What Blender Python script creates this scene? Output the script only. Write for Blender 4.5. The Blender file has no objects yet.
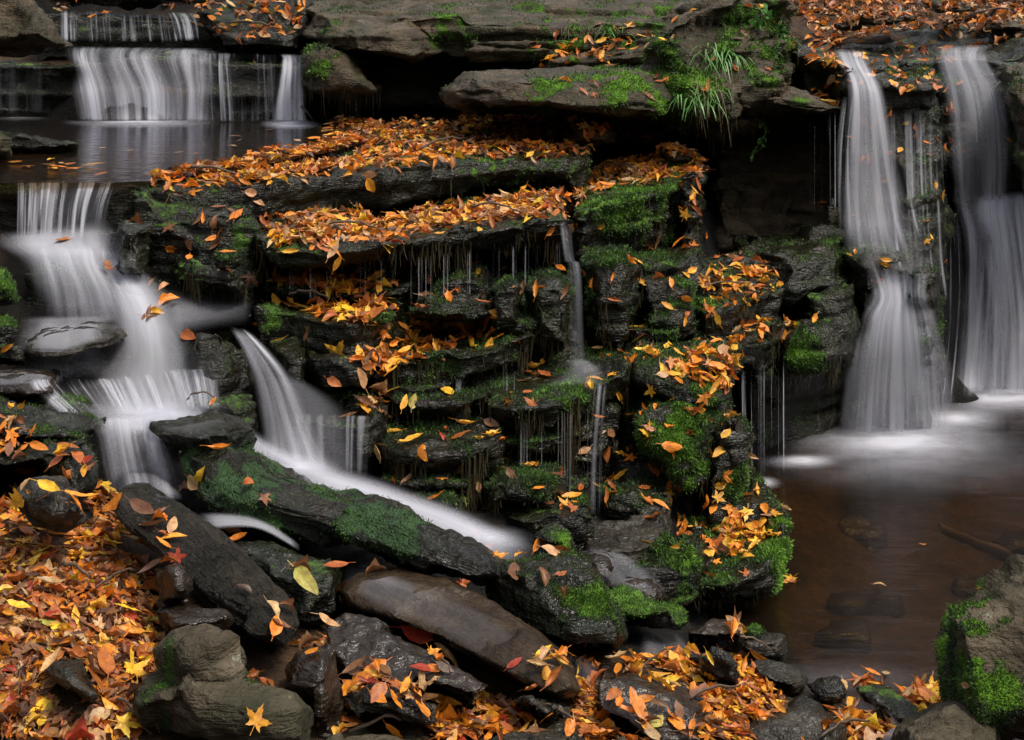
import bpy, bmesh, math, random
import numpy as np
from mathutils import Vector

rng = np.random.default_rng(7)
random.seed(7)
F, H = 1422.0, 2.67            # focal length in pixels, eye height above the lower pool
scene = bpy.context.scene
COL = scene.collection

def P(px, py, Y):
    return np.array([(px - 512.0) * Y / F, Y, H - py * Y / F])

def PZ(px, py, z):             # point on a horizontal plane
    return P(px, py, (H - z) * F / py)

# ------------------------------------------------------------------ noise
def _hash(ix, iy, iz, seed):
    h = (ix * 374761393 + iy * 668265263 + iz * 2147483647 + seed * 144665) & 0xFFFFFFFF
    h = ((h ^ (h >> 13)) * 1274126177) & 0xFFFFFFFF
    h = ((h ^ (h >> 16)) * 2246822519) & 0xFFFFFFFF
    return (h ^ (h >> 15)) & 0xFFFFFFFF

def perlin(p, seed=0):
    p = np.asarray(p, float)
    i = np.floor(p).astype(np.int64); f = p - i
    u = f * f * f * (f * (f * 6 - 15) + 10)
    out = 0
    for dx in (0, 1):
        wx = u[:, 0] if dx else 1 - u[:, 0]
        for dy in (0, 1):
            wy = u[:, 1] if dy else 1 - u[:, 1]
            for dz in (0, 1):
                wz = u[:, 2] if dz else 1 - u[:, 2]
                h = _hash(i[:, 0] + dx, i[:, 1] + dy, i[:, 2] + dz, seed)
                gx = (h & 1023) / 511.5 - 1; gy = ((h >> 10) & 1023) / 511.5 - 1; gz = ((h >> 20) & 1023) / 511.5 - 1
                out = out + wx * wy * wz * (gx * (f[:, 0] - dx) + gy * (f[:, 1] - dy) + gz * (f[:, 2] - dz))
    return out * 1.3

def fbm(p, oct=3, seed=0, gain=0.5):
    a, s, t = 1.0, 0.0, 0.0
    q = np.asarray(p, float).copy()
    for o in range(oct):
        s = s + a * perlin(q, seed + o * 17); t += a
        a *= gain; q = q * 2.03 + 11.7
    return s / t

# ------------------------------------------------------------------ object helpers
def tag(o, label=None, cat=None, group=None, kind=None):
    if label: o['label'] = label
    if cat: o['category'] = cat; o['kind'] = 'thing'
    if group: o['group'] = group
    if kind: o['kind'] = kind
    return o

def mesh_obj(name, verts, faces, mat, parent=None, origin=None, smooth=True):
    verts = np.asarray(verts, float)
    if parent is not None:
        org = np.array(parent.location)
    else:
        org = np.zeros(3) if origin is None else np.asarray(origin, float)
    me = bpy.data.meshes.new(name)
    me.from_pydata((verts - org).tolist(), [], faces if isinstance(faces, list) else faces.tolist())
    me.materials.append(mat)
    if smooth:
        me.polygons.foreach_set('use_smooth', np.ones(len(me.polygons), bool))
    me.update()
    o = bpy.data.objects.new(name, me)
    COL.objects.link(o)
    if parent is not None:
        o.parent = parent
    else:
        o.location = org
    return o

def base_of(v):
    return np.array([(v[:, 0].min() + v[:, 0].max()) / 2, (v[:, 1].min() + v[:, 1].max()) / 2, v[:, 2].min()])

def fattr(me, name, vals):
    a = me.attributes.new(name, 'FLOAT', 'POINT')
    a.data.foreach_set('value', np.asarray(vals, np.float32))

# ------------------------------------------------------------------ materials
class N:
    def __init__(s, name):
        s.m = bpy.data.materials.new(name); s.m.use_nodes = True
        s.t = s.m.node_tree; s.t.nodes.clear()
    def n(s, typ, props=None, **ins):
        nd = s.t.nodes.new(typ)
        for k, v in (props or {}).items(): setattr(nd, k, v)
        for k, v in ins.items():
            key = k.replace('_', ' ')
            sk = nd.inputs[int(k[1:])] if (k[0] == 'i' and k[1:].isdigit()) else nd.inputs[key]
            if isinstance(v, bpy.types.NodeSocket): s.t.links.new(v, sk)
            else: sk.default_value = v
        return nd
    def math(s, op, a, b=0.0, clamp=False):
        return s.n('ShaderNodeMath', {'operation': op, 'use_clamp': clamp}, i0=a, i1=b).outputs[0]
    def ramp(s, fac, stops, mode='LINEAR'):
        nd = s.n('ShaderNodeValToRGB', None, Fac=fac); cr = nd.color_ramp; cr.interpolation = mode
        while len(cr.elements) > 1: cr.elements.remove(cr.elements[-1])
        for i, (p, c) in enumerate(stops):
            e = cr.elements[0] if i == 0 else cr.elements.new(p)
            e.position = p; e.color = (*c, 1) if len(c) == 3 else c
        return nd.outputs[0]
    def mix(s, fac, a, b):
        nd = s.n('ShaderNodeMix', {'data_type': 'RGBA'})
        for sock, v in ((nd.inputs[0], fac), (nd.inputs[6], a), (nd.inputs[7], b)):
            if isinstance(v, bpy.types.NodeSocket): s.t.links.new(v, sock)
            else: sock.default_value = (*v, 1) if isinstance(v, tuple) and len(v) == 3 else v
        return nd.outputs[2]
    def noise(s, vec, scale, detail=4, rough=0.55, dist=0.0):
        return s.n('ShaderNodeTexNoise', None, Vector=vec, Scale=scale, Detail=detail, Roughness=rough, Distortion=dist).outputs[0]
    def out(s, sh):
        o = s.n('ShaderNodeOutputMaterial'); s.t.links.new(sh, o.inputs[0]); return s.m
    def attr(s, name):
        return s.n('ShaderNodeAttribute', {'attribute_name': name})

def rock_material(name, dark, mid, light, rough, moss_a=(0.012, 0.028, 0.005), moss_b=(0.085, 0.19, 0.012), grain=1.0, lichen=0.0, tilt=(1.6, 1.6, 9.0), spark=0.5, spec=0.3, algae=0.0, rot=None):
    k = N(name)
    pos = k.n('ShaderNodeNewGeometry').outputs['Position']
    gp = pos
    for r_ in rot or (): gp = k.n('ShaderNodeMapping', None, Vector=gp, Rotation=r_).outputs[0]
    mp = k.n('ShaderNodeMapping', None, Vector=gp, Scale=tilt).outputs[0]
    strata = k.noise(mp, 2.2, 6, 0.6, 0.4)
    blot = k.noise(pos, 5.0, 6, 0.62)
    fine = k.noise(pos, 55.0, 5, 0.65)
    s = k.math('ADD', k.math('MULTIPLY', strata, 0.5), k.math('ADD', k.math('MULTIPLY', blot, 0.35), k.math('MULTIPLY', fine, 0.25)))
    colr = k.ramp(s, [(0.36, dark), (0.53, mid), (0.72, light)])
    if algae > 0:
        al = k.noise(pos, 3.2, 5, 0.65)
        colr = k.mix(k.ramp(k.math('ADD', k.math('MULTIPLY', al, .7), k.math('MULTIPLY', fine, .3)), [(0.40, (0, 0, 0)), (0.62, (algae,) * 3)]), colr, (0.011, 0.015, 0.004))
    if lichen > 0:
        li = k.noise(pos, 9.0, 3, 0.7)
        colr = k.mix(k.ramp(li, [(0.66, (0, 0, 0)), (0.70, (lichen,) * 3)]), colr, (0.33, 0.36, 0.27))
    mattr = k.attr('moss').outputs['Fac']
    mn = k.noise(pos, 38.0, 4, 0.7)
    mf = k.math('ADD', mattr, k.math('MULTIPLY', k.math('SUBTRACT', mn, 0.5), 0.9))
    mfac = k.ramp(mf, [(0.46, (0, 0, 0)), (0.66, (1, 1, 1))])
    mvar = k.noise(pos, 14.0, 5, 0.7)
    mossc = k.mix(k.ramp(k.math('ADD', k.math('MULTIPLY', mvar, 0.6), k.math('MULTIPLY', mattr, 0.45)), [(0.40, (0, 0, 0)), (0.80, (1, 1, 1))]), moss_a, moss_b)
    colr = k.mix(mfac, colr, mossc)
    rv = k.noise(pos, 11.0, 4, 0.6)
    rr = k.math('MAXIMUM', k.math('ADD', rough, k.math('MULTIPLY', k.math('SUBTRACT', rv, 0.5), 0.5), True), 0.09)
    rfin = k.math('ADD', rr, k.math('MULTIPLY', mfac, 0.5), True)
    b1 = k.noise(pos, 46.0, 2.5, 0.55, 0.4)
    b2 = k.noise(mp, 12.0, 4, 0.6)
    b3 = k.noise(pos, 120.0, 1.5, 0.5)
    hgt = k.math('ADD', k.math('ADD', k.math('MULTIPLY', b1, 1.0), k.math('MULTIPLY', b2, 0.9)), k.math('MULTIPLY', b3, k.math('ADD', 0.30 * spark, k.math('MULTIPLY', mfac, 0.9))))
    bmp = k.n('ShaderNodeBump', None, Strength=1.0, Distance=0.0135 * grain, Height=hgt).outputs[0]
    pb = k.n('ShaderNodeBsdfPrincipled', None, Base_Color=colr, Roughness=rfin, Normal=bmp)
    pb.inputs['Specular IOR Level'].default_value = spec
    return k.out(pb.outputs[0])

M_BLACK = rock_material('wet_black_rock', (0.0015, 0.0013, 0.001), (0.0055, 0.0046, 0.0032), (0.024, 0.0185, 0.012), 0.08, spec=0.3, algae=.65, grain=1.0)
M_RIDGE = rock_material('wet_green_black_rock', (0.0015, 0.0013, 0.001), (0.0055, 0.0046, 0.0032), (0.024, 0.0185, 0.012), 0.1, spec=0.35, algae=.5, moss_a=(0.005, 0.013, 0.005), moss_b=(0.024, 0.064, 0.016), tilt=(1.2, 7.0, 16.0), grain=1.3, rot=[(0, 0, math.radians(16)), (0, math.radians(-14), 0)])
M_BROWN = rock_material('brown_sandstone', (0.012, 0.0085, 0.005), (0.052, 0.037, 0.022), (0.14, 0.10, 0.06), 0.42, lichen=0.2, spec=0.22, algae=.8, grain=1.4)
M_SLATE = rock_material('grey_slate', (0.005, 0.0042, 0.0034), (0.017, 0.014, 0.0105), (0.058, 0.048, 0.036), 0.3, algae=.3, spec=.3)
M_WETBR = rock_material('wet_brown_slab', (0.004, 0.003, 0.002), (0.013, 0.0088, 0.0055), (0.036, 0.024, 0.015), 0.2, spec=0.35, grain=.7)
M_LOG = rock_material('dark_split_slate', (0.003, 0.0024, 0.0018), (0.011, 0.0085, 0.006), (0.046, 0.036, 0.025), 0.34, algae=.2, spec=.22, tilt=(1.0, 7.0, 24.0), grain=2.3, rot=[(0, 0, math.radians(34.6)), (0, math.radians(-22.4), 0)])
M_SLAB = rock_material('smooth_wet_brown_slab', (0.007, 0.0047, 0.003), (0.023, 0.0155, 0.0095), (0.056, 0.037, 0.022), 0.3, spec=0.14, grain=.55, tilt=(1.2, 7.0, 9.0), rot=[(0, 0, math.radians(34.6)), (0, math.radians(-22.4), 0)])
M_GREY = rock_material('dry_grey_brown_rock', (0.014, 0.0105, 0.006), (0.05, 0.038, 0.024), (0.14, 0.11, 0.075), 0.72, lichen=0.3, spec=0.2, algae=.7, grain=1.3)

def moss_material():
    k = N('moss_tufts')
    c = k.attr('tone').outputs['Fac']
    colr = k.ramp(c, [(0.0, (0.012, 0.024, 0.006)), (0.5, (0.05, 0.115, 0.010)), (1.0, (0.15, 0.31, 0.018))])
    d = k.n('ShaderNodeBsdfPrincipled', None, Base_Color=colr, Roughness=0.75)
    t = k.n('ShaderNodeBsdfTranslucent', None, Color=colr)
    return k.out(k.n('ShaderNodeMixShader', None, i0=0.25, i1=d.outputs[0], i2=t.outputs[0]).outputs[0])
M_MOSS = moss_material()

def plain(name, col, rough, bump=0):
    k = N(name)
    pos = k.n('ShaderNodeNewGeometry').outputs['Position']
    nz = k.noise(pos, 60.0, 4)
    c = k.mix(nz, tuple(x * 0.6 for x in col), tuple(min(1, x * 1.4) for x in col))
    pb = k.n('ShaderNodeBsdfPrincipled', None, Base_Color=c, Roughness=rough)
    return k.out(pb.outputs[0])
M_ROOT = plain('hanging_rootlets', (0.045, 0.037, 0.018), 0.4)
M_GRASS = plain('grass_blades', (0.06, 0.17, 0.025), 0.5)
M_DRYGRASS = plain('dry_grass', (0.10, 0.08, 0.035), 0.7)
M_TWIG = plain('twig_bark', (0.07, 0.045, 0.028), 0.7)

def leaf_material(use_obj):
    k = N('leaf_single' if use_obj else 'leaf_litter')
    pos = k.n('ShaderNodeNewGeometry').outputs['Position']
    if use_obj: c = k.n('ShaderNodeObjectInfo').outputs['Color']
    else: c = k.attr('leafcol').outputs['Color']
    uv = k.attr('luv').outputs['Vector']
    sp = k.n('ShaderNodeSeparateXYZ', None, Vector=uv)
    ax = k.math('ABSOLUTE', sp.outputs[0])
    vv = k.math('FRACT', k.math('MULTIPLY', k.math('SUBTRACT', sp.outputs[1], k.math('MULTIPLY', ax, 0.9)), 8.0))
    vein = k.math('LESS_THAN', k.math('ABSOLUTE', k.math('SUBTRACT', vv, 0.5)), 0.07)
    midr = k.math('LESS_THAN', ax, 0.014)
    vn = k.math('MAXIMUM', k.math('MULTIPLY', vein, 0.45), midr)
    nz = k.noise(pos, 45.0, 5, 0.65)
    spot = k.noise(pos, 120.0, 3, 0.6)
    c1 = k.mix(k.ramp(nz, [(0.38, (0.8,) * 3), (0.6, (0, 0, 0))]), c, k.n('ShaderNodeMixRGB', {'blend_type': 'MULTIPLY'}, Fac=1.0, Color1=c, Color2=(0.55, 0.42, 0.4, 1)).outputs[0])
    c2 = k.mix(k.ramp(spot, [(0.63, (0, 0, 0)), (0.68, (0.8,) * 3)]), c1, (0.05, 0.022, 0.012))
    c3 = k.mix(k.math('MULTIPLY', vn, 0.4), c2, k.n('ShaderNodeMixRGB', {'blend_type': 'MULTIPLY'}, Fac=1.0, Color1=c, Color2=(0.5, 0.4, 0.35, 1)).outputs[0])
    bmp = k.n('ShaderNodeBump', None, Strength=0.5, Distance=0.004, Height=k.math('ADD', nz, k.math('MULTIPLY', vn, -0.4))).outputs[0]
    pb = k.n('ShaderNodeBsdfPrincipled', None, Base_Color=c3, Roughness=0.42, Normal=bmp)
    pb.inputs['Specular IOR Level'].default_value = 0.4
    tr = k.n('ShaderNodeBsdfTranslucent', None, Color=c3)
    return k.out(k.n('ShaderNodeMixShader', None, i0=0.22, i1=pb.outputs[0], i2=tr.outputs[0]).outputs[0])
M_LEAF1, M_LEAFS = leaf_material(True), leaf_material(False)

def fall_material(name, su, sv, lo, hi, gain, tint=(0.70, 0.71, 0.79), base=0.14):
    k = N(name)
    uv = k.attr('flow').outputs['Vector']
    m1 = k.n('ShaderNodeMapping', None, Vector=uv, Scale=(su, sv, 1)).outputs[0]
    m2 = k.n('ShaderNodeMapping', None, Vector=uv, Scale=(su * 0.22, sv * 0.8, 1), Location=(3, 7, 0)).outputs[0]
    n1 = k.noise(m1, 1.0, 3, 0.55, 0.15)
    n2 = k.noise(m2, 1.0, 2, 0.5, 0.1)
    s = k.math('ADD', k.math('MULTIPLY', n1, 0.56), k.math('MULTIPLY', n2, 0.44))
    st = k.ramp(s, [(lo, (0, 0, 0)), (hi, (1, 1, 1))], 'EASE')
    d = k.attr('dens').outputs['Fac']
    strk = k.math('MULTIPLY', d, k.math('ADD', 0.0, k.math('MULTIPLY', st, gain)))
    a = k.math('MINIMUM', k.math('ADD', strk, k.math('MULTIPLY', k.math('MULTIPLY', d, d), base)), 0.96, True)
    df = k.n('ShaderNodeBsdfDiffuse', None, Color=(*tint, 1))
    tl = k.n('ShaderNodeBsdfTranslucent', None, Color=(*tint, 1))
    w = k.n('ShaderNodeMixShader', None, i0=0.45, i1=df.outputs[0], i2=tl.outputs[0])
    tp = k.n('ShaderNodeBsdfTransparent')
    return k.out(k.n('ShaderNodeMixShader', None, i0=a, i1=tp.outputs[0], i2=w.outputs[0]).outputs[0])
M_SILK = fall_material('silky_water', 26.0, 0.9, 0.40, 0.68, 0.9)
M_VEIL = fall_material('veil_water', 20.0, 0.6, 0.37, 0.68, 0.85, base=0.07)
M_MIST = fall_material('soft_water', 7.0, 1.0, 0.12, 0.85, 0.75, base=.22)
M_STREAK = fall_material('streaked_water', 38.0, 0.7, 0.48, 0.64, 0.95, base=0.05)
M_THREAD = fall_material('water_threads', 105.0, 0.3, 0.555, 0.63, 0.85, base=0.0)
M_FOAM = fall_material('foam_water', 7.0, 4.0, 0.30, 0.75, 0.75)
M_FROTH = fall_material('froth', 5.0, 9.0, 0.1, 0.8, 0.55, base=0.25)
M_STREAM = fall_material('running_water', 9.0, 0.8, 0.22, 0.80, 0.75, base=.2)

def pool_material(name, trans, rough, bumpscale):
    k = N(name)
    pos = k.n('ShaderNodeNewGeometry').outputs['Position']
    mp = k.n('ShaderNodeMapping', None, Vector=pos, Scale=(1.0, 3.0, 1.0)).outputs[0]
    nz = k.noise(mp, bumpscale, 3, 0.5, 0.6)
    bmp = k.n('ShaderNodeBump', None, Strength=0.35, Distance=0.02, Height=nz).outputs[0]
    gl = k.n('ShaderNodeBsdfGlossy', None, Color=(0.95, 0.95, 1, 1), Roughness=rough, Normal=bmp)
    df = k.n('ShaderNodeBsdfDiffuse', None, Color=(0.027, 0.0185, 0.0095, 1))
    tp = k.n('ShaderNodeBsdfTransparent', None, Color=(*trans, 1))
    body = k.n('ShaderNodeMixShader', None, i0=0.13, i1=tp.outputs[0], i2=df.outputs[0])
    fr = k.n('ShaderNodeFresnel', None, IOR=1.24, Normal=bmp).outputs[0]
    return k.out(k.n('ShaderNodeMixShader', None, i0=fr, i1=body.outputs[0], i2=gl.outputs[0]).outputs[0])
M_POOL = pool_material('brown_pool_water', (0.66, 0.52, 0.33), 0.2, 3.0)
M_POOL2 = pool_material('upper_pool_water', (0.5, 0.38, 0.28), 0.12, 4.0)

def terrain_material():
    k = N('leafy_soil_and_bedrock')
    g = k.n('ShaderNodeNewGeometry')
    pos = g.outputs['Position']
    n1 = k.noise(pos, 6.0, 8, 0.7); n2 = k.noise(pos, 45.0, 5, 0.7)
    soil = k.ramp(k.math('ADD', k.math('MULTIPLY', n1, 0.5), k.math('MULTIPLY', n2, 0.5)), [(0.35, (0.012, 0.008, 0.005)), (0.5, (0.042, 0.026, 0.015)), (0.68, (0.11, 0.062, 0.032))])
    rock = k.ramp(n1, [(0.3, (0.003, 0.003, 0.003)), (0.7, (0.013, 0.011, 0.009))])
    w = k.attr('bare').outputs['Fac']
    c = k.mix(w, soil, rock)
    bmp = k.n('ShaderNodeBump', None, Strength=0.9, Distance=0.03, Height=k.math('ADD', n1, n2)).outputs[0]
    pb = k.n('ShaderNodeBsdfPrincipled', None, Base_Color=c, Roughness=0.75, Normal=bmp)
    pb.inputs['Specular IOR Level'].default_value = 0.12
    return k.out(pb.outputs[0])
M_TERRAIN = terrain_material()

# ------------------------------------------------------------------ rocks
def el_slab(front, back, thick, under=0.06, rise=0.0, bdir=(0, 1), bulge=0.0):
    """a ledge: top front edge given left to right, body running back into the bank"""
    fr = [P(*p) for p in front]
    b = np.array([bdir[0], bdir[1], 0.0]) * back
    bk = [p + b + np.array([0, 0, rise]) for p in fr]
    th = thick if isinstance(thick, (list, tuple)) else [thick] * len(fr)
    top = fr + bk[::-1]
    n = len(fr)
    ub = np.array([bdir[0], bdir[1], 0.0]) * under
    midf = [p - np.array([0, 0, t * 0.45]) - ub * bulge for p, t in zip(fr, th)]
    botf = [p - np.array([0, 0, t]) + ub for p, t in zip(fr, th)]
    botb = [p - np.array([0, 0, t]) for p, t in zip(bk, th)]
    midb = [p - np.array([0, 0, t * 0.45]) for p, t in zip(bk, th)]
    rings = [top, midf + midb[::-1], botf + botb[::-1]]
    return loft(rings)

def loft(rings):
    n = len(rings[0]); v = [p for r in rings for p in r]; f = []
    for k in range(len(rings) - 1):
        a, b = k * n, (k + 1) * n
        for i in range(n):
            j = (i + 1) % n
            f.append((a + i, b + i, b + j, a + j))
    f.append(tuple(range(n)))
    f.append(tuple(reversed(range((len(rings) - 1) * n, len(rings) * n))))
    return v, f

ROUND = [(0.45, -.5), (0.8, -.4), (0.97, -.15), (1.0, .1), (.9, .4), (.6, .55)]
BLOCK = [(0.74, -.5), (0.93, -.46), (1.0, -.32), (1.0, .35), (.85, .5)]
def el_stone(outline, Y, depth, tx=0.0, ty=-0.001, prof=ROUND):
    o = np.array(outline, float); c = o.mean(0)
    rings = []
    for s, d in prof:
        r = []
        for q in o:
            x, y = c + (q - c) * s
            r.append(P(x, y, Y + tx * (x - c[0]) + ty * (y - c[1]) + d * depth))
        rings.append(r)
    return loft(rings)

def remesh(elements, voxel):
    me = bpy.data.meshes.new('tmp')
    v, f = [], []
    for ev, ef in elements:
        k = len(v); v += [tuple(p) for p in ev]; f += [tuple(i + k for i in q) for q in ef]
    bm = bmesh.new()
    vs = [bm.verts.new(p) for p in v]
    for q in f:
        try: bm.faces.new([vs[i] for i in q])
        except ValueError: pass
    bmesh.ops.recalc_face_normals(bm, faces=bm.faces)
    bmesh.ops.triangulate(bm, faces=bm.faces)
    bm.to_mesh(me); bm.free()
    o = bpy.data.objects.new('tmp', me); COL.objects.link(o)
    m = o.modifiers.new('r', 'REMESH'); m.mode = 'VOXEL'; m.voxel_size = voxel
    dg = bpy.context.evaluated_depsgraph_get()
    em = o.evaluated_get(dg).to_mesh()
    nv = len(em.vertices)
    co = np.empty(nv * 3); em.vertices.foreach_get('co', co); co = co.reshape(-1, 3)
    nl = len(em.loops); li = np.empty(nl, np.int32); em.loops.foreach_get('vertex_index', li)
    faces = li.reshape(-1, 4)
    o.evaluated_get(dg).to_mesh_clear()
    bpy.data.objects.remove(o); bpy.data.meshes.remove(me)
    return co.copy(), faces.copy()

def vnormals(v, f):
    a = v[f[:, 2]] - v[f[:, 0]]; b = v[f[:, 3]] - v[f[:, 1]]
    fn = np.cross(a, b); n = np.zeros_like(v)
    for k in range(4): np.add.at(n, f[:, k], fn)
    return n / (np.linalg.norm(n, axis=1, keepdims=True) + 1e-12)

def lap(v, f, it):
    for _ in range(it):
        s = np.zeros_like(v); c = np.zeros(len(v))
        for k in range(4):
            i, j = f[:, k], f[:, (k + 1) % 4]
            np.add.at(s, i, v[j]); np.add.at(s, j, v[i]); np.add.at(c, i, 1); np.add.at(c, j, 1)
        v = 0.45 * v + 0.55 * s / np.maximum(c, 1)[:, None]
    return v

ROCKS = []
_seed = [100]
def chip(v, n, count, ax, size, depth, cap):
    """knock flat facets off the surface, along and across the bedding"""
    v0 = v.copy()
    for _ in range(count):
        i = int(rng.integers(len(v))); c = v[i]; R = size * rng.uniform(.5, 1.4)
        k = n[i] + rng.normal(0, .22, 3); a = k @ ax
        k = k - a * ax if abs(a) < .65 else k * .25 + ax * np.sign(a)
        k = k / (np.linalg.norm(k) + 1e-9)
        e = v - c; r = np.sqrt((e * e).sum(1)); m = r < R
        if not m.any(): continue
        em = e[m]; dist = em @ k + R * depth * rng.uniform(.4, 1.3)
        f = np.clip((R - r[m]) / (R * .18), 0, 1)
        v[m] -= k * (np.clip(dist, 0, None) * f)[:, None]
    d = v - v0; l = np.linalg.norm(d, axis=1) + 1e-9
    return v0 + d * (cap * np.tanh(l / cap) / l)[:, None]

def rock(name, label, cat, elements, mat, voxel=0.02, lump=0.05, lsize=0.45, strata=0.03, sh=0.07, fine=0.008, axis=(0, 0, 1),
         ridge=0.0, sm=2, chips=None, csize=None, cdepth=0.11, moss=0.0, blobs=(), fuzz=0, fuzz_len=0.022, strings=0, string_len=0.08, mtone=0.0, nomoss=False):
    _seed[0] += 31; sd = _seed[0]
    v, f = remesh(elements, voxel)
    v = lap(v, f, sm)
    n = vnormals(v, f)
    d = lump * fbm(v / lsize, 3, sd) * 1.6
    if ridge:
        d = d - ridge * np.abs(perlin(v / (lsize * 0.55), sd + 3)) * 2 + ridge * 0.5
    v = v + n * d[:, None]
    ax = np.array(axis, float); ax /= np.linalg.norm(ax)
    ext = np.sort(v.max(0) - v.min(0)); cs = csize or max(.05, .42 * ext[0] + .05 * ext[1])
    if chips is None: chips = int(min(150, max(26, 2.2 * ext[2] * ext[1] / (cs * cs) * 1.6)))
    n = vnormals(v, f)
    v = chip(v, n, chips, ax, cs, cdepth, .1 * ext[0] + .012)
    n = vnormals(v, f)
    s = (v @ ax) / sh + 0.9 * fbm(v * 1.1, 2, sd + 5) + 0.25 * perlin(v * 6, sd + 9)
    fl = np.floor(s).astype(np.int64); fr = s - fl
    lev = (_hash(fl, fl * 0 + 3, fl * 0, sd) & 1023) / 1023.0 - 0.5
    lev2 = (_hash(fl + 1, fl * 0 + 3, fl * 0, sd) & 1023) / 1023.0 - 0.5
    t = np.clip((fr - 0.8) / 0.2, 0, 1); lev = lev * (1 - t) + lev2 * t
    groove = np.exp(-(np.minimum(fr, 1 - fr) / 0.09) ** 2)
    pres = np.clip(0.5 + 2.2 * perlin(v * np.array([1.7, 1.7, 5.0]), sd + 21), 0, 1)
    side = 1 - np.clip(np.abs(n @ ax), 0, 1) ** 1.5
    nn = n - (n @ ax)[:, None] * ax
    v = v + nn * (strata * (lev - 0.55 * groove * pres) * side)[:, None]
    v = v + n * (fine * 2.2 * fbm(v * 13.0, 3, sd + 13, 0.6) + voxel * .9 * fbm(v * .2 / voxel, 2, sd + 15, .7))[:, None]
    n = vnormals(v, f)
    if mat.name == 'wet_black_rock' and not nomoss: moss = max(moss, .36)
    # moss cover: patches around the listed spots, plus a general growth on upward faces
    px = 512 + v[:, 0] / v[:, 1] * F; py = (H - v[:, 2]) / v[:, 1] * F
    patch = fbm(v * 4.0, 3, sd + 40) + 0.45 * fbm(v * 15.0, 2, sd + 44)
    m = moss * (0.55 + 0.6 * n[:, 2]) + patch * 0.6 * (moss > 0)
    front = n[:, 1] < 0.55
    for bx, by, br, bs in blobs:
        w = np.exp(-(((px - bx) ** 2 + (py - by) ** 2) / (1.25 * br) ** 2) ** 2) * front
        m = np.maximum(m, bs * w * (0.55 + 1.9 * patch))
    m = np.clip(m, 0, .74 if mtone < -.3 else 1)
    o = mesh_obj(name, v, f, mat, origin=base_of(v))
    fattr(o.data, 'moss', m)
    tag(o, label, cat)
    ROCKS.append(o)
    fa = v[f].mean(1); fnm = n[f].mean(1); fm = m[f].mean(1)
    if fuzz:
        moss_fuzz(o, fa, fnm, fm, fuzz, fuzz_len, voxel, mtone)
    if strings:
        hanging(o, v, n, px, py, strings, string_len)
    return o

def moss_fuzz(par, c, n, m, count, ln, voxel, mtone=0.0):
    count = int(count * 2.2); ln = ln * .5
    w = np.clip(m - 0.34, 0, 1) * (n[:, 1] < 0.5)
    if w.sum() <= 0: return
    idx = rng.choice(len(c), count, p=w / w.sum())
    c = c[idx] + rng.normal(0, voxel * 0.5, (count, 3)); n = n[idx]
    t = np.cross(n, rng.normal(0, 1, (count, 3))); t /= np.linalg.norm(t, axis=1, keepdims=True) + 1e-9
    L = ln * rng.uniform(0.5, 1.3, (count, 1))
    up = n + rng.normal(0, 0.5, (count, 3)); up[:, 2] += 0.1 - 0.5 * (n[:, 2] < 0.35)
    up /= np.linalg.norm(up, axis=1, keepdims=True)
    wd = L * 0.22 + .0006
    a = c - n * 0.003 - t * wd; b = c - n * 0.003 + t * wd; e = c + up * L
    mid = c + up * L * 0.55 + t * wd * 0.8
    V = np.stack([a, b, mid, e], 1).reshape(-1, 3)
    i = np.arange(count) * 4
    fcs = np.concatenate([np.stack([i, i + 1, i + 2], 1), np.stack([i, i + 2, i + 3], 1)])
    o = mesh_obj('moss', V, fcs, M_MOSS, parent=par)
    tone = np.clip(m[idx] * 0.8 + rng.normal(0, 0.14, count) - 0.24 + mtone + 0.8 * fbm(c * 5, 2, 3), 0, 1)
    fattr(o.data, 'tone', np.repeat(tone, 4))

def hanging(par, v, n, px, py, count, ln):
    """rootlets and moss strings that hang from the lip of a ledge"""
    ok = np.where((n[:, 2] < -0.2) & (n[:, 1] < 0.1))[0]
    if len(ok) == 0: return
    V, Fc = [], []
    cl = np.clip(perlin(v[ok] * np.array([7.0, 7.0, 1.0]), 61) + .12, 0, 1) + 1e-4
    for i, cw in zip(*(lambda c_: (ok[c_], cl[c_]))(rng.choice(len(ok), count, p=cl / cl.sum()))):
        p = v[i] + np.array([0, -0.004, 0.012]); L = ln * rng.uniform(0.15, 1.0) * (.5 + 2.2 * cw); r = rng.uniform(0.0018, 0.005)
        k = len(V); dx = rng.normal(0, 0.012, 2)
        for s_, rr in ((0, r * 2.6), (0.18, r * 1.2), (0.6, r * 0.6), (1, 0.0006)):
            q = p + np.array([dx[0] * s_ ** 2, dx[1] * s_ ** 2, -L * s_])
            V += [q + [rr, 0, 0], q + [-rr * .5, rr, 0], q + [-rr * .5, -rr, 0]]
        for s_ in range(3):
            for e in range(3):
                a, b = k + s_ * 3 + e, k + s_ * 3 + (e + 1) % 3
                Fc.append((a, b, b + 3, a + 3))
    o = mesh_obj('hanging_rootlets', np.array(V), Fc, M_ROOT, parent=par)
    o['kind'] = 'stuff'
# ------------------------------------------------------------------ the rocks, far to near
V3 = 0.03
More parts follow.
